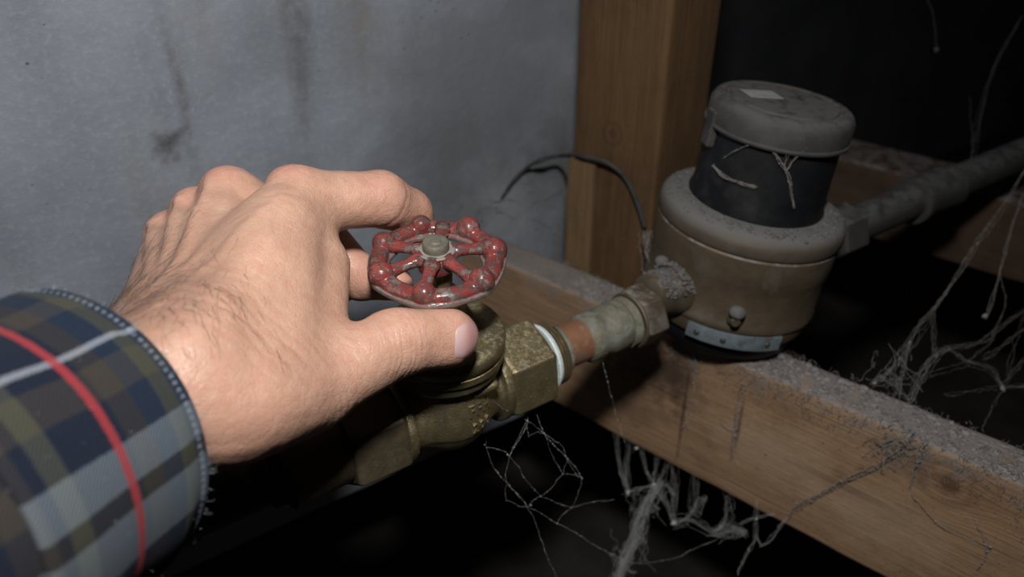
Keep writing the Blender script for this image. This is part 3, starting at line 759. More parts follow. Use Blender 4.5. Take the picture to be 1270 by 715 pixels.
# ------------------------------------------------------------------ hand and forearm (built in camera-aligned millimetres)
H = PC
A_ = unit([.30, .30, .90])                          # elbow -> wrist
WR = H(212, 452, 262)                               # wrist
MC = {'i': H(368, 249, 327), 'm': H(287, 249, 337), 'r': H(247, 270, 346), 'p': H(214, 296, 352)}
AC = unit(MC['i']-MC['p'])                          # ulnar -> radial across the knuckles
AL = unit(MC['m']-WR)
DN = unit(np.cross(AL, AC)); DN = DN if DN[2] < 0 else -DN     # dorsal side, towards the viewer
dF = unit(DN-(DN @ A_)*A_); rF = np.cross(A_, dF); rF = rF if rF @ AC > 0 else -rF
CAX = unit([.27, .27, .92]); CUFF = H(98, 540, 240); LIFT = unit((WR-CUFF)-((WR-CUFF) @ CAX)*CAX)
hb_lo = np.array([-215., -95., 150.]); hb_hi = np.array([10., 75., 405.])
P0 = Field(hb_lo, hb_hi, 1.0)
# forearm and wrist
for s_, r0, r1 in ((-14, 20, 17), (0, 21, 18.5), (14, 20, 17)):
    P0.cone(CUFF-CAX*12+rF*s_*.6+LIFT*7, WR-A_*6+rF*s_, 17, r1, 8)
    P0.cone(CUFF-CAX*75+rF*s_*.6+LIFT*2, CUFF-CAX*12+rF*s_*.6+LIFT*7, 19, 17, 8)
    P0.cone(WR-A_*10+rF*s_*.95, WR+AL*14+AC*s_*.9-DN*1, r1, 16, 8)
# metacarpals, from the wrist to the knuckles
base = {'i': 15, 'm': 5, 'r': -5, 'p': -14}
rad = {'i': 12.6, 'm': 12.6, 'r': 11.6, 'p': 10.6}
for q in 'imrp':
    b_ = WR+AL*16+AC*base[q]
    P0.cone(b_, MC[q], 14, rad[q], 9)
    P0.cone(b_-DN*9, MC[q]-DN*8-AL*10, 13, 11.5, 9)
# heel of the hand and palm pads
P0.cone(WR+AL*14-AC*15-DN*10, MC['p']-DN*8-AL*14, 13, 11, 8)
CMC = H(258, 498, 251); TM = H(384, 478, 286); TI = H(492, 425, 306); TT = H(579, 416, 322.5)
P0.cone(CMC, TM, 17.5, 14.0, 9)
P0.cone(CMC+np.array([4, -4, 6]), TM+np.array([-6, -2, 6]), 17, 12.5, 8)
P0.cone(WR+AC*12+AL*5, CMC+(TM-CMC)*.3, 17, 16, 8)
# first web: muscle between thumb and index bones
for t, r in ((.30, 15.5), (.5, 14.5), (.66, 12.5)):
    a = CMC+(TM-CMC)*(t+.12); b = (WR+AL*16+AC*15)+(MC['i']-WR-AL*16-AC*15)*(t+.1)
    P0.cone(a, b, r, r, 10)
P0.cone(TM+np.array([-2., 6, 2]), MC['i']-DN*4+np.array([2., -8, 0]), 9.5, 9.5, 9)
P0.cone(H(398, 430, 296), H(404, 330, 320), 9.0, 9.5, 8)
# knuckle heads and extensor tendons
for q, r in (('i', 9.6), ('m', 9.4), ('r', 7.2), ('p', 6.0)):
    P0.ball(MC[q]+DN*4.6+AL*1.0, r, 5)
    st = WR+AL*30+AC*base[q]*.55+DN*13.4
    P0.cone(st, MC[q]+DN*11.8-AL*4, 1.9, 2.6, 2.6)
# thumb
n0 = unit([.46, -.16, -.86]); tt = unit(TT-TI); n0 = unit(n0-(n0 @ tt)*tt); tb = np.cross(tt, n0)
T = P0.blank()
T.chain([CMC+(TM-CMC)*.5, TM, TI], [14.5, 13.8, 11.4], 4)
for s_ in (-1, 1):
    T.cone(TM+tb*s_*2, TI+tb*s_*1.6, 12.6, 10.6, 4)
    T.cone(TI+tb*s_*1.6, TT-tt*8+tb*s_*2.8, 10.6, 8.6, 4)
T.cone(TT-tt*8-n0*.4, TT-tt*3.5-n0*1.6, 9.0, 8.0, 5)
T.cone(TI-tt*3-n0*2, TT-tt*8-n0*3.0, 10, 9.0, 4)
def finger(pts, rads, pads=True):
    f = P0.blank()
    f.chain(pts, rads, 3.2)
    for i in range(len(pts)-1):       # fleshy pads on the inner side
        d = unit(pts[i+1]-pts[i])
        inn = (pts[min(i+2, len(pts)-1)]-pts[i])+(pts[max(i-1, 0)]-pts[i+1]); inn = inn-(inn @ d)*d
        if np.linalg.norm(inn) > 1e-3:
            inn = unit(inn); f.cone(pts[i]+(pts[i+1]-pts[i])*.25+inn*2.0, pts[i]+(pts[i+1]-pts[i])*.75+inn*2.0, rads[i]*.82, rads[i+1]*.84, 4)
    return f
IP = [MC['i'], H(472, 246, 348), H(508, 262, 366), H(524, 292, 379)]
MP = [MC['m'], H(396, 290, 369), H(446, 345, 370), H(492, 352, 360)]
RP = [MC['r'], H(332, 328, 390), H(382, 360, 396), H(425, 358, 388)]
PP = [MC['p'], H(270, 352, 383), H(322, 388, 377), H(358, 388, 364)]
FG = [finger(IP, [12.4, 11.6, 9.8, 7.6]), finger(MP, [12.0, 10.8, 9.8, 7.6]), finger(RP, [11.2, 9.8, 8.4, 6.8]), finger(PP, [10, 8.4, 7.2, 5.8])]
OUT = P0.copy(); OUT.D = smin(P0.D, T.D, 6.0)
for f_ in FG:
    OUT.D = np.minimum(OUT.D, smin(P0.D, f_.D, 6.0))
HV, HF = OUT.mesh(3)
HN = vnormals(HV, HF)
# ---- surface relief: creases, wrinkles, veins
def seg_coord(V, a, b):
    d = b-a; L = np.linalg.norm(d); d = d/L; return (V-a) @ d, np.linalg.norm((V-a)-((V-a) @ d)[:, None]*d, axis=1), L
disp = np.zeros(len(HV))
wv = wob(HV, .35, 31, 2); wv2 = wob(HV, .16, 32, 2)
def creases(o, d, dors, xs, depth, rmax, sig=.75, wig=1.0, back=-.2):
    x = (HV-o) @ d+wig*wv*.8+((HV-o) @ np.cross(d, dors))**2*.012
    rr = np.linalg.norm(HV-o-((HV-o) @ d)[:, None]*d, axis=1)
    m = np.clip((HN @ dors-back)/.5, 0, 1)*np.clip((rmax-rr)/3, 0, 1)
    out = np.zeros(len(HV))
    for xi, w in xs: out += w*np.exp(-((x-xi)/sig)**2)
    return -depth*m*out
thumb_mask = (HV @ np.array([1., 0, 0])) > TM[0]
disp += creases(TI, tt, n0, [(-8, .5), (-5.6, .8), (-3.4, 1), (-1.4, .8), (.6, 1), (2.8, .9), (5.2, .5)], .42, 17)*thumb_mask
disp += creases(TM+(TI-TM)*.12, unit(TI-TM), n0, [(-6, .5), (-3, .8), (0, .8), (3, .6), (7, .4), (11, .4), (15, .5)], .22, 19, .9, 1.6)*thumb_mask
# fold lines on the index finger
di = unit(IP[2]-IP[1]); vi = unit(np.array([-.1, .25, -.96])-(np.array([-.1, .25, -.96]) @ di)*di)
im = (HV[:, 1] > 25)
disp += creases(IP[1], di, vi, [(3.4, 1.2)], .35, 14, 1.3, .8, -.6)*im
disp += creases(IP[2], unit(IP[3]-IP[2]), vi, [(-1.0, 1)], .3, 12, 1.2, .8, -.6)*im
# wrist wrinkles across the arm axis
xw = (HV-WR) @ unit(A_+AL)
disp -= .32*np.clip((HN @ dF)/.4, 0, 1)*np.exp(-((xw-4)/22)**2)*np.maximum(0, np.sin(xw*1.15+wv*2.2+wv2*3))**3
# veins and bones showing on the back of the hand
def ridge(pts, h, sig):
    global disp
    pts = np.asarray(pts, float)
    best = np.full(len(HV), 1e9)
    for i in range(len(pts)-1):
        x, r, L = seg_coord(HV, pts[i], pts[i+1]); x = np.clip(x, 0, L); q = pts[i]+x[:, None]*(pts[i+1]-pts[i])/L
        dd = (HV-q); dd = dd-(dd @ DN)[:, None]*DN
        best = np.minimum(best, np.linalg.norm(dd, axis=1))
    disp = disp+h*np.exp(-(best/sig)**2)*np.clip((HN @ DN)/.4, 0, 1)
ridge([H(250, 440, 260), H(300, 390, 280), H(345, 330, 295), H(380, 280, 310)], .75, 2.2)
ridge([H(300, 390, 280), H(330, 400, 280), H(365, 420, 285)], .6, 2.0)
ridge([H(215, 380, 275), H(255, 330, 292), H(262, 285, 315)], .7, 2.0)
ridge([H(180, 350, 290), H(215, 310, 310), H(225, 280, 325)], .4, 1.8)
# dips between the knuckles and beside the index tendon
for a, b in (('i', 'm'), ('m', 'r'), ('r', 'p')):
    c = (MC[a]+MC[b])/2+DN*9-AL*7; disp -= 2.2*np.exp(-(np.linalg.norm(HV-c, axis=1)/8)**2)
disp += .12*wob(HV, .9, 35, 2)+.25*wob(HV, .22, 36, 2)*np.clip(HN @ DN, 0, 1)
HV = HV+HN*disp[:, None]
# ---- colouring of the skin
tint = np.tile(np.array([.59, .37, .265]), (len(HV), 1))
def blot(c, r, col, amt):
    global tint
    w = (amt*np.exp(-(np.linalg.norm(HV-c, axis=1)/r)**2))[:, None]; tint = tint*(1-w)+np.array(col)*w
PINK = (.62, .25, .205)
for q, am in (('i', .75), ('m', .75), ('r', .45), ('p', .4)): blot(MC[q]+DN*10+AL*3, 10, PINK, am)
blot(IP[1]+np.array([0, 4, -8]), 14, (.57, .28, .215), .6)
for p in IP[2:]+MP[1:]+RP[1:]+PP[1:]: blot(p, 16, (.56, .255, .195), .6)
blot(TI, 17, (.60, .315, .235), .65); blot(TT, 16, (.60, .28, .225), .7); blot(TM, 24, (.57, .325, .235), .5)
blot(WR-A_*10, 45, (.37, .215, .15), .7); blot(CMC+np.array([10, -12, 0]), 26, (.55, .30, .22), .5)
ulnar_dark = np.clip((HN @ unit(dF-rF*.7))/.5, 0, 1)*np.clip(1-((HV-WR) @ A_-10)/50, 0, 1)
tint = tint*(1-.36*ulnar_dark[:, None])  # tint goes darker on the dorsal ulnar side near the wrist
tint = np.clip(tint*(1+.07*wob(HV, .25, 41, 3)[:, None]), 0, 1)

def skin():
    m, nt, b = newmat('skin'); v = coord(nt)
    at = nd(nt, 'Attribute', attribute_name='tint').outputs['Color']
    mot = noise(nt, v, 260, 5, .65)
    col = mix(nt, rmp(nt, mot, .38, .7, 0, .42), at, (.47, .20, .14))
    col = mix(nt, rmp(nt, noise(nt, v, 1400, 3, .6), .55, .75, 0, .22), col, (.72, .52, .42))
    col = mix(nt, rmp(nt, noise(nt, v, 420, 2), .70, .76, 0, .25), col, (.28, .14, .09))
    col = mix(nt, rmp(nt, noise(nt, v, 75, 4, .6), .42, .68, 0, .30), col, (.36, .19, .115))
    put(nt, b, 'Base Color', col)
    put(nt, b, 'Subsurface Weight', .22); put(nt, b, 'Subsurface Radius', (1.0, .38, .22)); put(nt, b, 'Subsurface Scale', .0022)
    put(nt, b, 'Roughness', rmp(nt, noise(nt, v, 700, 3), .3, .7, .34, .50)); put(nt, b, 'Specular IOR Level', .45)
    wv_ = nd(nt, 'VectorMath', {0: v, 1: nd(nt, 'VectorMath', {0: nd(nt, 'TexNoise', {'Vector': v, 'Scale': 250.0}).outputs[1], 3: .0015}, operation='SCALE').outputs[0]}, operation='ADD').outputs[0]
    cells = vor(nt, wv_, 900, 'DISTANCE_TO_EDGE')
    big = vor(nt, wv_, 330, 'DISTANCE_TO_EDGE')
    h = mth(nt, 'ADD', rmp(nt, cells, 0, .18), mth(nt, 'MULTIPLY', rmp(nt, big, 0, .12), 1.3))
    h = mth(nt, 'ADD', h, mth(nt, 'MULTIPLY', noise(nt, v, 500, 4, .6), 1.2))
    bump(nt, b, h, .31, .00022)
    return m
M_skin = skin()
PER = thing('person', C2W(WR-A_*20), 'bare hand and forearm in a plaid shirt sleeve turning the red handwheel', 'person')
mk('body', C2W(HV), HF, M_skin, PER, vcol={'tint': tint})
# ---- thumb nail
M_nail, nt, b = newmat('nail'); v = coord(nt)
at = nd(nt, 'Attribute', attribute_name='tint').outputs['Color']
put(nt, b, 'Base Color', at); put(nt, b, 'Roughness', .28); put(nt, b, 'Subsurface Weight', .2); put(nt, b, 'Subsurface Scale', .002); put(nt, b, 'Coat Weight', .15)
def nail(center, t, n, width, length, rcurv, name='thumbnail'):
    s = np.cross(t, n); nu, nv = 22, 22; Vs = []; cs = []
    for lay in (0, 1):
        for i in range(nv):
            for j in range(nu):
                x = -1+2*i/(nv-1); y = -1+2*j/(nu-1)
                # squarish plate with rounded cuticle and free edge
                hw = width/2*(1-.10*max(0, x)**2-.16*max(0, -x)**3)*(1.0 if abs(x) < .8 else 1-.32*((abs(x)-.8)/.2)**2)
                yy = y*hw; ang = yy/rcurv
                px_ = x*length/2+(.10 if x > 0 else -.10)*length/2*(1-y*y)*abs(x)
                base_ = center+t*px_+s*yy
                hgt = skin_height(OUT, base_, n)+.35-.75*max(abs(y), .0)**6-(.9*(-x)**8 if x < 0 else -.5*x**4)
                Vs.append(base_+n*(hgt-(.8 if lay else 0)))
                lun = 1/(1+math.exp(-(-x-.50+.35*y*y)/.11)); edge = 1/(1+math.exp(-(x-.93)/.03))
                c = np.array([.52, .275, .265])*(1-lun)+np.array([.56, .38, .365])*lun; c = c*(1-edge)+np.array([.60, .45, .40])*edge
                cs.append(c)
    k = nu*nv; F = []
    for i in range(nv-1):
        for j in range(nu-1):
            a, b2, c, d = i*nu+j, i*nu+j+1, (i+1)*nu+j+1, (i+1)*nu+j
            F += [(a, d, c, b2), (k+a, k+b2, k+c, k+d)]
    bd = [j for j in range(nu)]+[i*nu+nu-1 for i in range(1, nv)]+[(nv-1)*nu+j for j in range(nu-2, -1, -1)]+[i*nu for i in range(nv-2, 0, -1)]
    for q in range(len(bd)):
        a, c = bd[q], bd[(q+1) % len(bd)]; F.append((a, c, k+c, k+a))
    return mk(name, C2W(np.array(Vs)), F, M_nail, PER, vcol={'tint': np.array(cs)})
nail(TT-tt*2.6, tt, n0, 15.4, 17.0, 9.6)
# ---- hair on the wrist and back of the hand
rg = np.random.default_rng(17); parts = []
HN2 = vnormals(HV, HF)
dens = np.exp(-((((HV-WR) @ A_)-2)/17)**2)*np.clip((HN2 @ unit(dF-rF*.2)-.15)/.5, 0, 1)
dens += .30*np.exp(-(((HV-WR) @ AL-40)/28)**2)*np.clip((HN2 @ unit(DN-AC*.9)-.3)/.4, 0, 1)*(((HV-WR) @ AC) < -8)
dens *= (((HV-WR) @ A_) > -42)
dens /= dens.sum()
for i in rg.choice(len(HV), 520, p=dens):
    p = HV[i]; n = HN2[i]; fl = np.clip(((HV[i]-WR) @ AC+14)/22, 0, 1)
    d = fl*np.array([.15, -1., -.1])+(1-fl)*np.array([.45, .5, .6])+rg.normal(size=3)*.22; d = unit(d-(d @ n)*n)
    L = rg.uniform(5, 12); c = np.cross(n, d)*rg.uniform(-.3, .3)
    pts = [p-n*.3, p+d*L*.3+n*.4, p+(d+c*.4)*L*.65+n*.5, p+(d+c)*L+n*.2]
    w = rg.uniform(.6, 1.1)
    parts.append(tube(np.array(pts), [.06*w, .055*w, .045*w, .02], 3, False))
M_hair = surf('body_hair', (.045, .028, .018), (.08, .05, .03), 100, 0, .5, 0)
V_, F_ = join(parts)
tag(mk('arm_hair', C2W(V_), F_, M_hair, PER), kind='stuff')

# ------------------------------------------------------------------ shirt sleeve
def plaid():
    m, nt, b = newmat('plaid_flannel'); uv = nd(nt, 'TexCoord').outputs['UV']
    jig = nd(nt, 'VectorMath', {0: nd(nt, 'TexNoise', {'Vector': uv, 'Scale': 2600.0, 'Detail': 1.0}).outputs[1], 3: .0014}, operation='SCALE').outputs[0]
    uj = nd(nt, 'VectorMath', {0: uv, 1: jig}, operation='ADD').outputs[0]
    sp_ = nd(nt, 'SeparateXYZ', {0: uj}); u, v = sp_.outputs[0], sp_.outputs[1]
    NAVY = (.006, .010, .022); BLUE = (.010, .022, .045); GREY = (.125, .15, .175); BROWN = (.034, .029, .024); OLIVE = (.062, .066, .042); WHITE = (.27, .29, .33); DARK = (.018, .017, .016)
    def ramp(f, stops, lo, hi):
        r = nd(nt, 'ValToRGB', {0: rmp(nt, f, lo, hi)}); cr = r.color_ramp; cr.interpolation = 'CONSTANT'
        while len(cr.elements) > 1: cr.elements.remove(cr.elements[-1])
        for i, (x, c) in enumerate(stops):
            p = (x-lo)/(hi-lo)
            e = cr.elements[0] if i == 0 else cr.elements.new(p)
            e.position = p; e.color = (*c, 1)
        return r.outputs[0]
    # stripes along the arm (u is the distance round the cuff)
    su = [(-.09, NAVY), (-.056, GREY), (-.046, DARK), (-.040, GREY), (-.030, NAVY), (-.020, BROWN), (-.013, NAVY), (-.0009, WHITE), (.0011, NAVY), (.005, BROWN), (.015, NAVY), (.026, GREY), (.036, DARK), (.042, GREY), (.056, NAVY), (.078, BROWN), (.088, NAVY), (.100, WHITE), (.102, NAVY)]
    sv = [(-.02, BLUE), (.0, BLUE), (.006, OLIVE), (.0125, BLUE), (.020, BROWN), (.0275, NAVY), (.046, OLIVE), (.052, NAVY), (.056, BROWN), (.074, NAVY), (.086, BROWN), (.10, NAVY), (.112, BROWN)]
    cu_ = ramp(u, su, -.09, .15); cv_ = ramp(v, sv, -.02, .14)
    tw = nd(nt, 'TexWave', {'Vector': nd(nt, 'Mapping', {0: uv, 2: (0, 0, .78)}).outputs[0], 'Scale': 330.0, 'Distortion': .6, 'Detail': 1.0}).outputs[1]
    f = rmp(nt, tw, .25, .75, .30, .56)
    col = mix(nt, f, cu_, cv_)
    # a single red thread band round the cuff
    red = mth(nt, 'MULTIPLY', rmp(nt, v, .0296, .0300), rmp(nt, v, .0326, .0322))
    col = mix(nt, mth(nt, 'MULTIPLY', red, .86), col, mix(nt, f, (.30, .025, .032), (.22, .035, .04)))
    stw = mth(nt, 'MULTIPLY', rmp(nt, v, .0033, .0035), rmp(nt, v, .0049, .0047))
    dash = rmp(nt, mth(nt, 'SINE', mth(nt, 'MULTIPLY', u, 2900.0)), -.2, .1)
    col = mix(nt, mth(nt, 'MULTIPLY', mth(nt, 'MULTIPLY', stw, dash), mth(nt, 'MULTIPLY', noise(nt, uv, 500, 3), .9)), col, (.22, .25, .28))
    col = mix(nt, mth(nt, 'MULTIPLY', rmp(nt, noise(nt, uv, 1500, 3, .7), .55, .8), .14), col, (.16, .18, .2))
    put(nt, b, 'Base Color', col); put(nt, b, 'Roughness', .95); put(nt, b, 'Specular IOR Level', .15)
    put(nt, b, 'Sheen Weight', .04); put(nt, b, 'Sheen Roughness', .5)
    bump(nt, b, mth(nt, 'ADD', tw, mth(nt, 'MULTIPLY', noise(nt, uv, 1800, 3, .7), 1.5)), .5, .0004)
    return m
M_plaid = plaid()
SLV = None
cax = unit([.27, .27, .92])                         # sleeve axis (towards the hand)
cc_ = H(98, 540, 240)                              # centre of the cuff opening
e1 = unit(dF-(dF @ cax)*cax); e2 = np.cross(cax, e1); e2 = e2 if e2 @ rF > 0 else -e2
def sleeve_ring(v, r1, r2, n=120, wr=0.0, ph=0.0, off=(0, 0)):
    th_ = np.linspace(0, 2*np.pi, n, endpoint=False)
    w = 1+wr*(np.sin(3*th_+ph)*.5+np.sin(5*th_+ph*2+v*.05)*.3+np.sin(2*th_-v*.03)*.5)
    return cc_-cax*v+np.outer(np.cos(th_)*w, e1*r1)+np.outer(np.sin(th_)*w, e2*r2)+e1*off[0]+e2*off[1]
def sheet(rings, vs, name, parent, mat, n=120, r_=46.0, u0=0.0):
    V = np.concatenate(rings); F = []; L = []
    for i in range(len(rings)-1):
        for j in range(n):
            k = (j+1) % n; F.append((i*n+j, i*n+k, (i+1)*n+k, (i+1)*n+j))
            ua = (((j/n*2*np.pi-u0+np.pi) % (2*np.pi))-np.pi)*r_*.001; ub = ua+2*np.pi/n*r_*.001
            L += [(ua, vs[i]*.001), (ub, vs[i]*.001), (ub, vs[i+1]*.001), (ua, vs[i+1]*.001)]
    return mk(name, C2W(V), F, mat, parent, luv=L)
R1, R2 = 45.0, 45.0
TH0 = 0.93                                          # where the white line of the plaid runs
rings = []; vs = []
for v_, dr in ((16, -3.0), (8, -2.8), (3, -2.4), (.9, -1.9), (.0, -1.1), (0, -.5), (.7, .2), (2, .55), (3.4, .5), (4.1, .15), (4.9, .5), (7, .8)):
    rings.append(sleeve_ring(v_, R1+dr, R2+dr, wr=.012, ph=.4)); vs.append(v_)
for v_ in np.linspace(9, 57, 24):
    rings.append(sleeve_ring(v_, R1+.9+v_*.03+.7*math.sin(v_*.17), R2+.9+v_*.03, wr=.012+.0002*v_, ph=.4+v_*.006)); vs.append(v_)
for v_, dr in ((58.2, 2.2), (58.6, 1.0), (58.2, 0), (55, -.6)):
    rings.append(sleeve_ring(v_, R1+dr, R2+dr, wr=.02, ph=.8)); vs.append(v_)
SL = sheet(rings, vs, 'shirt_cuff', PER, M_plaid, u0=TH0)
rings = []; vs = []
for v_ in np.linspace(46, 215, 60):
    k = (v_-46)/169
    rings.append(sleeve_ring(v_, R1-1.5+k*10+1.2*math.sin(v_*.11), R2-1.5+k*10, wr=.03, ph=1.1+v_*.012, off=(-2*k, 0))); vs.append(v_+9)
sheet(rings, vs, 'shirt_sleeve', PER, M_plaid, u0=TH0+.35)
# frayed threads along the cuff edge
parts = []; rg = np.random.default_rng(29)
for k in range(420):
    th_ = rg.uniform(0, 6.283); v_ = rg.choice([rg.uniform(-.2, 1.5), rg.uniform(1, 60)], p=[.55, .45])
    rr = R1+.4+(v_*.03 if v_ > 2 else 0); n = e1*math.cos(th_)+e2*math.sin(th_); p = cc_-cax*v_+n*rr*1.0
    d = unit(n*rg.uniform(.2, 1)+rg.normal(size=3)*.6+cax*.3); L = rg.uniform(.8, 2.6); c = rg.normal(size=3)*.4
    parts.append(tube(np.array([p-n*.6, p+d*L*.5, p+d*L+c]), [.07, .06, .03], 3, False))
M_lint = surf('lint', (.14, .16, .2), (.3, .33, .37), 200, 0, .95, 0)
V_, F_ = join(parts); tag(mk('lint_fuzz', C2W(V_), F_, M_lint, PER), kind='stuff')
# ------------------------------------------------------------------ cobwebs
M_web, nt, b = newmat('cobweb_silk'); v = coord(nt)
put(nt, b, 'Base Color', mix(nt, noise(nt, v, 400, 2), (.26, .265, .26), (.46, .47, .46))); put(nt, b, 'Roughness', .7); put(nt, b, 'Specular IOR Level', .4)
M_webd = surf('dirty_cobweb', (.26, .24, .22), (.15, .14, .13), 200, 0, .95, 0)
wr_ = np.random.default_rng(101)
def strand(pts, r=.00012, n=1, spread=0.0, jit=.0006, beads=0.0, bead_r=.0004, sag=0.0):
    # a silk line (or a bundle of n lines) through world points, with dust beads along it
    out = []; P = spline(np.asarray(pts, float), 14)
    for q in range(n):
        k = len(P); off = np.cumsum(wr_.normal(size=(k, 3)), 0); off -= np.linspace(0, 1, k)[:, None]*off[-1]
        Q = P+off*jit*.22+wr_.normal(size=(k, 3))*jit*.06
        if n > 1:
            tt_ = np.linspace(0, 1, k)[:, None]; ea = wr_.normal(size=3)*spread*.75; eb = wr_.normal(size=3)*spread*.75*wr_.uniform(.2, 1)
            Q = Q+ea*(1-tt_)**1.5+eb*tt_**1.5
        if sag: Q[:, 2] -= sag*np.sin(np.linspace(0, math.pi, k))
        out.append(tube(Q, r*(.8+.5*np.abs(wob(Q, 900, q))), 4, False))
        if beads:
            L = np.linalg.norm(np.diff(Q, axis=0), axis=1).sum()
            for _ in range(int(L*beads)):
                t = wr_.uniform(0, k-1.001); i = int(t); p = Q[i]+(Q[i+1]-Q[i])*(t-i)
                lv, lf = lathe([(.1, -1), (.8, -.5), (.9, .4), (.1, 1)], 5)
                out.append((lv*bead_r*wr_.uniform(.4, 1.3)+p, lf))
    return out
def clot(p, r):
    lv, lf = lathe([(.1, -1), (.7, -.7), (1, 0), (.75, .6), (.1, 1)], 7)
    return [(lv*r*.55*(1+wr_.normal(size=(len(lv), 1))*.35)*np.array([1, .8, 1.3])+p, lf)]
def web(parts, label, mat=None, group='cobwebs'):
    V, F = join(parts); return tag(mk('cobweb', V, F, mat or M_web), label, 'cobweb', group)
def on_face(px, py, off=.0012):
    d = ray(px, py); return CAM+d*((BN @ p0+off)/(BN @ d))
# fine beaded web under the valve
N_ = {'A': (609, 495, 372), 'B': (654, 521, 398), 'C': (632, 565, 405), 'D': (675, 537, 408), 'F': (703, 569, 420), 'G': (722, 593, 430), 'H': (670, 615, 425), 'I': (654, 628, 425),
      'J': (709, 629, 436), 'K': (691, 649, 436), 'L': (765, 690, 462), 'M': (593, 524, 385), 'N': (603, 554, 396), 'O': (629, 601, 412), 'P': (650, 474, 392), 'P2': (657, 484, 398), 'Q': (694, 722, 440),
      'R': (670, 667, 432), 'S': (762, 619, 468), 'T': (698, 587, 424), 'E': (655, 541, 402), 'X': (577, 520, 378), 'Y': (628, 620, 416), 'Z': (744, 620, 455), 'W': (648, 590, 412), 'A2': (615, 583, 405)}
q_ = {k: PX(*v_) for k, v_ in N_.items()}
pt = []
for e in ('AB', 'BC', 'BD', 'DF', 'FG', 'CN', 'NM', 'OI', 'HJ', 'HT', 'GJ', 'IK', 'RQ', 'IR', 'DE', 'EB', 'TF', 'TD', 'CO', 'HW', 'WC', 'JZ', 'ZS', 'OY', 'YI', 'MX', 'IH', 'TG', 'JK'):
    pt += strand([q_[e[0]], (q_[e[0]]+q_[e[1]])/2+wr_.normal(size=3)*.001, q_[e[1]]], .000045, beads=520, bead_r=.0002)
pt += strand([q_['P'], q_['B'], q_['C']], .00007, beads=600, bead_r=.0003)+strand([q_['P2'], q_['D'], q_['F'], q_['G']], .00007, beads=500, bead_r=.0003)
pt += strand([q_['K'], (q_['K']+q_['L'])/2, q_['L']], .00007, beads=420, bead_r=.00026)+strand([q_['N'], q_['A2'], q_['O'], q_['I']], .00006, beads=350, bead_r=.0003)
pt += strand([q_['L'], PX(790, 698, 475), PX(835, 692, 490), PX(862, 680, 498), PX(890, 668, 500)], .00007, beads=350, bead_r=.00025)
for k in 'BCDGHJK': pt += clot(q_[k], .0006)
for k in ('I', 'N', 'B', 'C'): pt += clot(q_[k]+wr_.normal(size=3)*.0008, .0008)
web(pt, 'fine beaded cobweb hanging in the dark under the brass valve')
# dense white cobweb under the joist
def edge(px, d=0.0): return on_face(px, 489+(px-668)*.534-2+d, .0)
def c6(x, y, z): return PX(720+x/3.325, 500+y/3.325, z)
pt = []
for a in (((150, 175, 505), (165, 270, 505), (195, 370, 500)), ((205, 150, 508), (190, 250, 505), (200, 365, 500)), ((250, 200, 505), (270, 270, 503), (295, 320, 500)), ((320, 230, 500), (310, 290, 500), (300, 330, 500)),
          ((365, 258, 498), (330, 310, 499), (300, 340, 500)), ((385, 260, 496), (392, 370, 497), (385, 490, 497)), ((195, 370, 500), (240, 355, 500), (300, 340, 500)), ((300, 340, 500), (355, 410, 498), (385, 490, 497)),
          ((355, 330, 498), (385, 380, 497)), ((470, 430, 492), (440, 475, 494), (385, 490, 497))):
    w = [c6(*p) for p in a]
    if a[0][1] < 265 and len(a) == 3 and a[0][0] not in (195,): w = [edge(720+a[0][0]/3.325)]+w[1:]
    pt += strand(w, .000055, 8, .0016, .0016, 60, .00022)
for k in range(42):
    o = wr_.normal(size=3)*.0014
    pt += strand([c6(330, 330, 500)+o, c6(290, 385, 500)+o*1.1, c6(245, 470, 500)+o, c6(215, 560, 500)+o*.8, c6(185, 640, 498)+o*.9, c6(150, 730, 496)+o*1.1], .00006, 1, 0, .0022, 50, .00022)
for k in range(46):                                  # cross threads that felt it together
    t = wr_.uniform(0, 1); a = c6(320-150*t, 340+370*t, 500)+wr_.normal(size=3)*.003
    pt += strand([a, a+wr_.normal(size=3)*.004, a+wr_.normal(size=3)*.006], .00006, 1, 0, .003)
pt += clot(c6(385, 492, 497), .0028)+clot(c6(195, 368, 500), .0022)+clot(c6(230, 185, 505), .0018)+clot(c6(300, 335, 500), .002)
web(pt, 'thick matted white cobweb drooping from the lower edge of the joist')
pt = []
for a in (((385, 490, 497), (450, 478, 494), (540, 528, 492), (610, 520, 490), (680, 530, 487)), ((605, 430, 488), (590, 480, 489), (560, 530, 490)), ((540, 528, 491), (600, 500, 490), (680, 530, 487)), ((470, 440, 492), (500, 410, 491), (520, 395, 490)), ((560, 560, 490), (620, 545, 489), (680, 540, 487))):
    w = [c6(*p) for p in a]
    if a[0][1] in (430, 440): w = [edge(720+a[0][0]/3.325)]+w
    pt += strand(w, .000055, 8, .0022, .0022, 60, .00022)
web(pt, 'ragged web strip strung beside the matted one below the joist')
pt = []
for a in (((728, 400, 478), (720, 540, 482), (690, 605, 483), (650, 700, 484)), ((722, 540, 482), (738, 583, 481), (780, 562, 478), (848, 470, 472)), ((660, 500, 485), (720, 470, 481), (800, 455, 475))):
    pt += strand([c6(*p) for p in a], .00006, 4, .0007, .0012, 90, .00025)
pt += clot(c6(725, 475, 480), .0013)+clot(c6(693, 600, 483), .0011)
web(pt, 'forked wisp of web dangling under the joist towards the right')
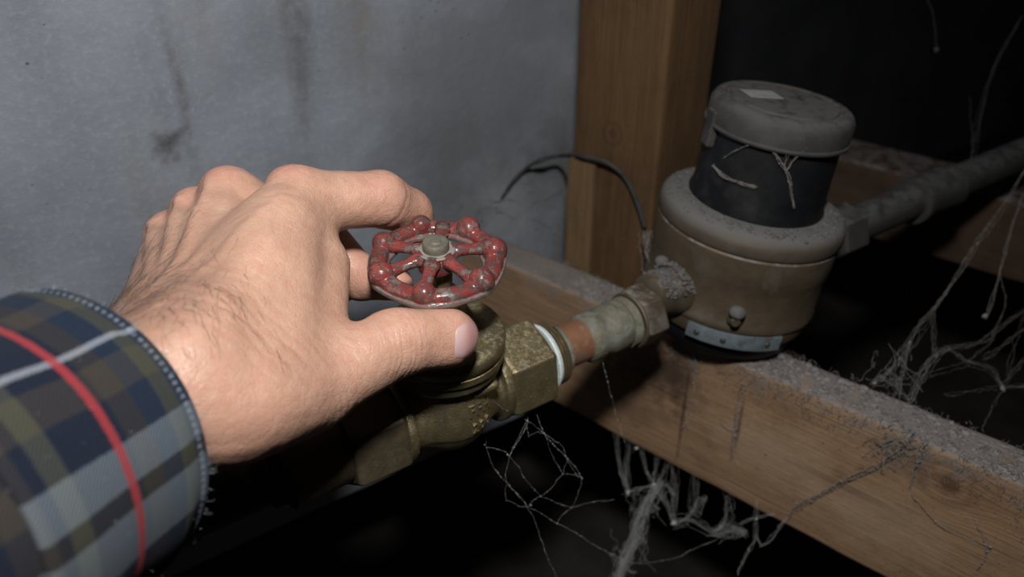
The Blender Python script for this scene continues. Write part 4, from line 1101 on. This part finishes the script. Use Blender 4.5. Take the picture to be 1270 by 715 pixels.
# web standing on the dusty joist at right
def c4_(x, y, z): return PX(1060+x/2.98, 380+y/2.98, z)
pt = []
for a, n in ((((60, 290, 443), (130, 230, 447), (205, 130, 455), (250, 60, 465), (300, -5, 480)), 5), (((160, 335, 438), (180, 230, 446), (205, 130, 455)), 3), (((200, 355, 436), (248, 262, 445), (300, 182, 455), (352, 155, 462)), 6),
             (((352, 155, 462), (470, 130, 475), (545, 75, 490), (640, 5, 510)), 3), (((295, 0, 482), (293, 90, 470), (300, 182, 455)), 2), (((352, 158, 462), (425, 205, 466), (505, 235, 468), (548, 300, 466)), 3),
             (((548, 300, 466), (640, 292, 470)), 3), (((548, 300, 466), (585, 240, 472), (640, 170, 485)), 2), (((548, 300, 466), (450, 312, 460), (330, 325, 450)), 1), (((300, 182, 455), (230, 240, 450), (160, 215, 450)), 1),
             (((250, 262, 447), (340, 230, 455), (425, 205, 466)), 1), (((480, 190, 470), (560, 130, 480), (640, 75, 492)), 2), (((565, 250, 470), (590, 130, 484), (620, 30, 505)), 1), (((420, 205, 466), (500, 130, 476), (550, 20, 495)), 1),
             (((100, 260, 445), (165, 300, 440)), 2), (((130, 225, 447), (150, 290, 441), (200, 345, 437)), 2), (((75, 285, 443), (120, 300, 441), (180, 250, 446)), 1), (((548, 300, 466), (500, 380, 452), (470, 440, 440)), 1)):
    pt += strand([c4_(*p) for p in a], .00006, n*2, .0011, .0016, 90, .00024)
pt += clot(c4_(548, 302, 466), .0024)+clot(c4_(300, 182, 455), .0014)+clot(c4_(205, 130, 455), .0012)+clot(c4_(480, 35, 495), .0022)+clot(c4_(75, 285, 443), .0016)
for k in range(16):
    a = c4_(wr_.uniform(60, 210), wr_.uniform(200, 330), 444); pt += strand([a, a+wr_.normal(size=3)*.004, a+wr_.normal(size=3)*.007], .0001, 1, 0, .001)
web(pt, 'tangled grey cobweb rising from the dusty top of the joist', M_webd)
pt = []
for a, n in (((c4_(300, -5, 480), PX(1186, 342, 500), PX(1212, 302, 520), PX(1240, 262, 540), PX(1275, 205, 560)), 4), ((PX(1222, 395, 505), PX(1240, 335, 520), PX(1256, 280, 535), PX(1268, 240, 548)), 3), ((PX(1240, 335, 520), PX(1246, 370, 512), PX(1240, 400, 505)), 1)):
    pt += strand(list(a), .00013, n, .0009, .001, 160, .0004)
pt += clot(PX(1222, 392, 505), .0025)+clot(PX(1212, 302, 520), .0016)
web(pt, 'long taut web strand slanting up to the right above the joist', M_webd)
pt = []
for a, n in (((PX(1205, 205, 600), PX(1214, 150, 610), PX(1232, 85, 620), PX(1268, 20, 630)), 4), ((PX(1160, 62, 640), PX(1158, 30, 640), PX(1148, -5, 640)), 2), ((PX(1202, 120, 612), PX(1205, 170, 606), PX(1205, 205, 600)), 1)):
    pt += strand(list(a), .00014, n, .0012, .0012, 100, .0004)
pt += clot(PX(1161, 62, 640), .003)
web(pt, 'faint web hanging in the dark upper right corner', surf('faint_cobweb', (.09, .085, .08), (.06, .056, .052), 200, 0, .95, 0))  # cobweb silk in a darker colour so it stays faint
# silk stuck to the face of the joist
pt = []
for a, n in (((on_face(1135, 535), on_face(1105, 568), on_face(1060, 592), on_face(1020, 612), on_face(985, 630)), 5), ((on_face(1150, 545), on_face(1138, 575), on_face(1128, 605)), 4), ((on_face(925, 470), on_face(917, 500), on_face(912, 540), on_face(908, 570)), 3),
             ((on_face(895, 525), on_face(912, 540)), 2), ((on_face(985, 630), on_face(975, 645), on_face(965, 655)), 2), ((on_face(1215, 650), on_face(1225, 680), on_face(1210, 710)), 2), ((on_face(1130, 610), on_face(1170, 655), on_face(1228, 678)), 1), ((on_face(862, 440), on_face(858, 500), on_face(850, 540)), 2)):
    pt += strand(list(a), .00016, n, .0016, .0012, 260, .0005)
pt += clot(on_face(912, 540), .0016)+clot(on_face(1228, 678), .0014)+clot(on_face(950, 562), .001)+clot(on_face(988, 624), .0012)
for k in range(60):
    a = on_face(1110+wr_.normal()*16, 556+wr_.normal()*12); pt += strand([a, a+wr_.normal(size=3)*.002, a+wr_.normal(size=3)*.004], .00014, 1, 0, .001)
web(pt, 'dirty web clinging to the front face of the joist near the knot', M_webd)
# silk on the register of the meter
def on_reg(px, py, rr=.0382):
    d = ray(px, py); ax_ = MA; oc = CAM-Mo; dd = d-(d @ ax_)*ax_; oo = oc-(oc @ ax_)*ax_
    A2 = dd @ dd; B2 = 2*dd @ oo; C2 = oo @ oo-rr*rr; D2 = max(0, B2*B2-4*A2*C2)
    return CAM+d*((-B2-math.sqrt(D2))/(2*A2))
pt = []
for a, n in (((on_reg(953, 178), on_reg(966, 198), on_reg(975, 212), on_reg(980, 232), on_reg(985, 258)), 4), ((on_reg(1000, 182), on_reg(986, 196), on_reg(975, 212)), 3), ((on_reg(977, 188), on_reg(972, 206)), 1), ((on_reg(884, 205), on_reg(897, 218), on_reg(915, 226), on_reg(938, 232)), 4), ((on_reg(898, 195), on_reg(925, 180), on_reg(950, 178)), 1)):
    pt += strand(list(a), .00009, n*2, .0004, .0007, 120, .0003)
web(pt, 'forked web stuck to the black register of the meter', M_webd)
# web between the meter, its inlet and the post
pt = []
for k in range(16):
    o = wr_.normal(size=3)*np.array([.002, .002, .001])
    pt += strand([PX(803, 288, 505)+o, PX(806, 315, 490)+o, PX(815, 340, 476)+o*1.5, PX(828, 358, 466)+o*2], .00014, 1, 0, .0018, 120, .0004)
for k in range(10):
    o = wr_.normal(size=3)*.003; pt += strand([PX(840, 325, 462)+o*.4, PX(826, 345, 466)+o, PX(812, 362, 470)+o], .00014, 1, 0, .0015)
web(pt, 'dusty web clump between the meter inlet and the timber post', M_webd)
# single threads
web(strand([PX(744, 436, 425), PX(752, 470, 440), PX(762, 505, 455), PX(778, 556, 480)], .00006, beads=420, bead_r=.00028), 'single thread dropping from the copper pipe past the joist')
# old web sheet on the wall beside the post
def on_wall(px, py, off=.003):
    d = ray(px, py); return CAM+d*((WD-off)/(Wp @ d))
pt = []
for k in range(14):
    x = wr_.uniform(580, 690); y = 300-wr_.uniform(0, 75)*(1-abs(x-640)/120); a = wr_.uniform(-.6, .4)
    pts = [on_wall(x+t*math.cos(a), y-t*math.sin(a)-.004*t*t, wr_.uniform(.0005, .003)) for t in (0, 10, 20, 34)]
    pt += strand(pts, .00012, 1, 0, .002, 60, .0003)
web(pt, 'old dusty web smeared on the grey wall left of the post', M_webd)
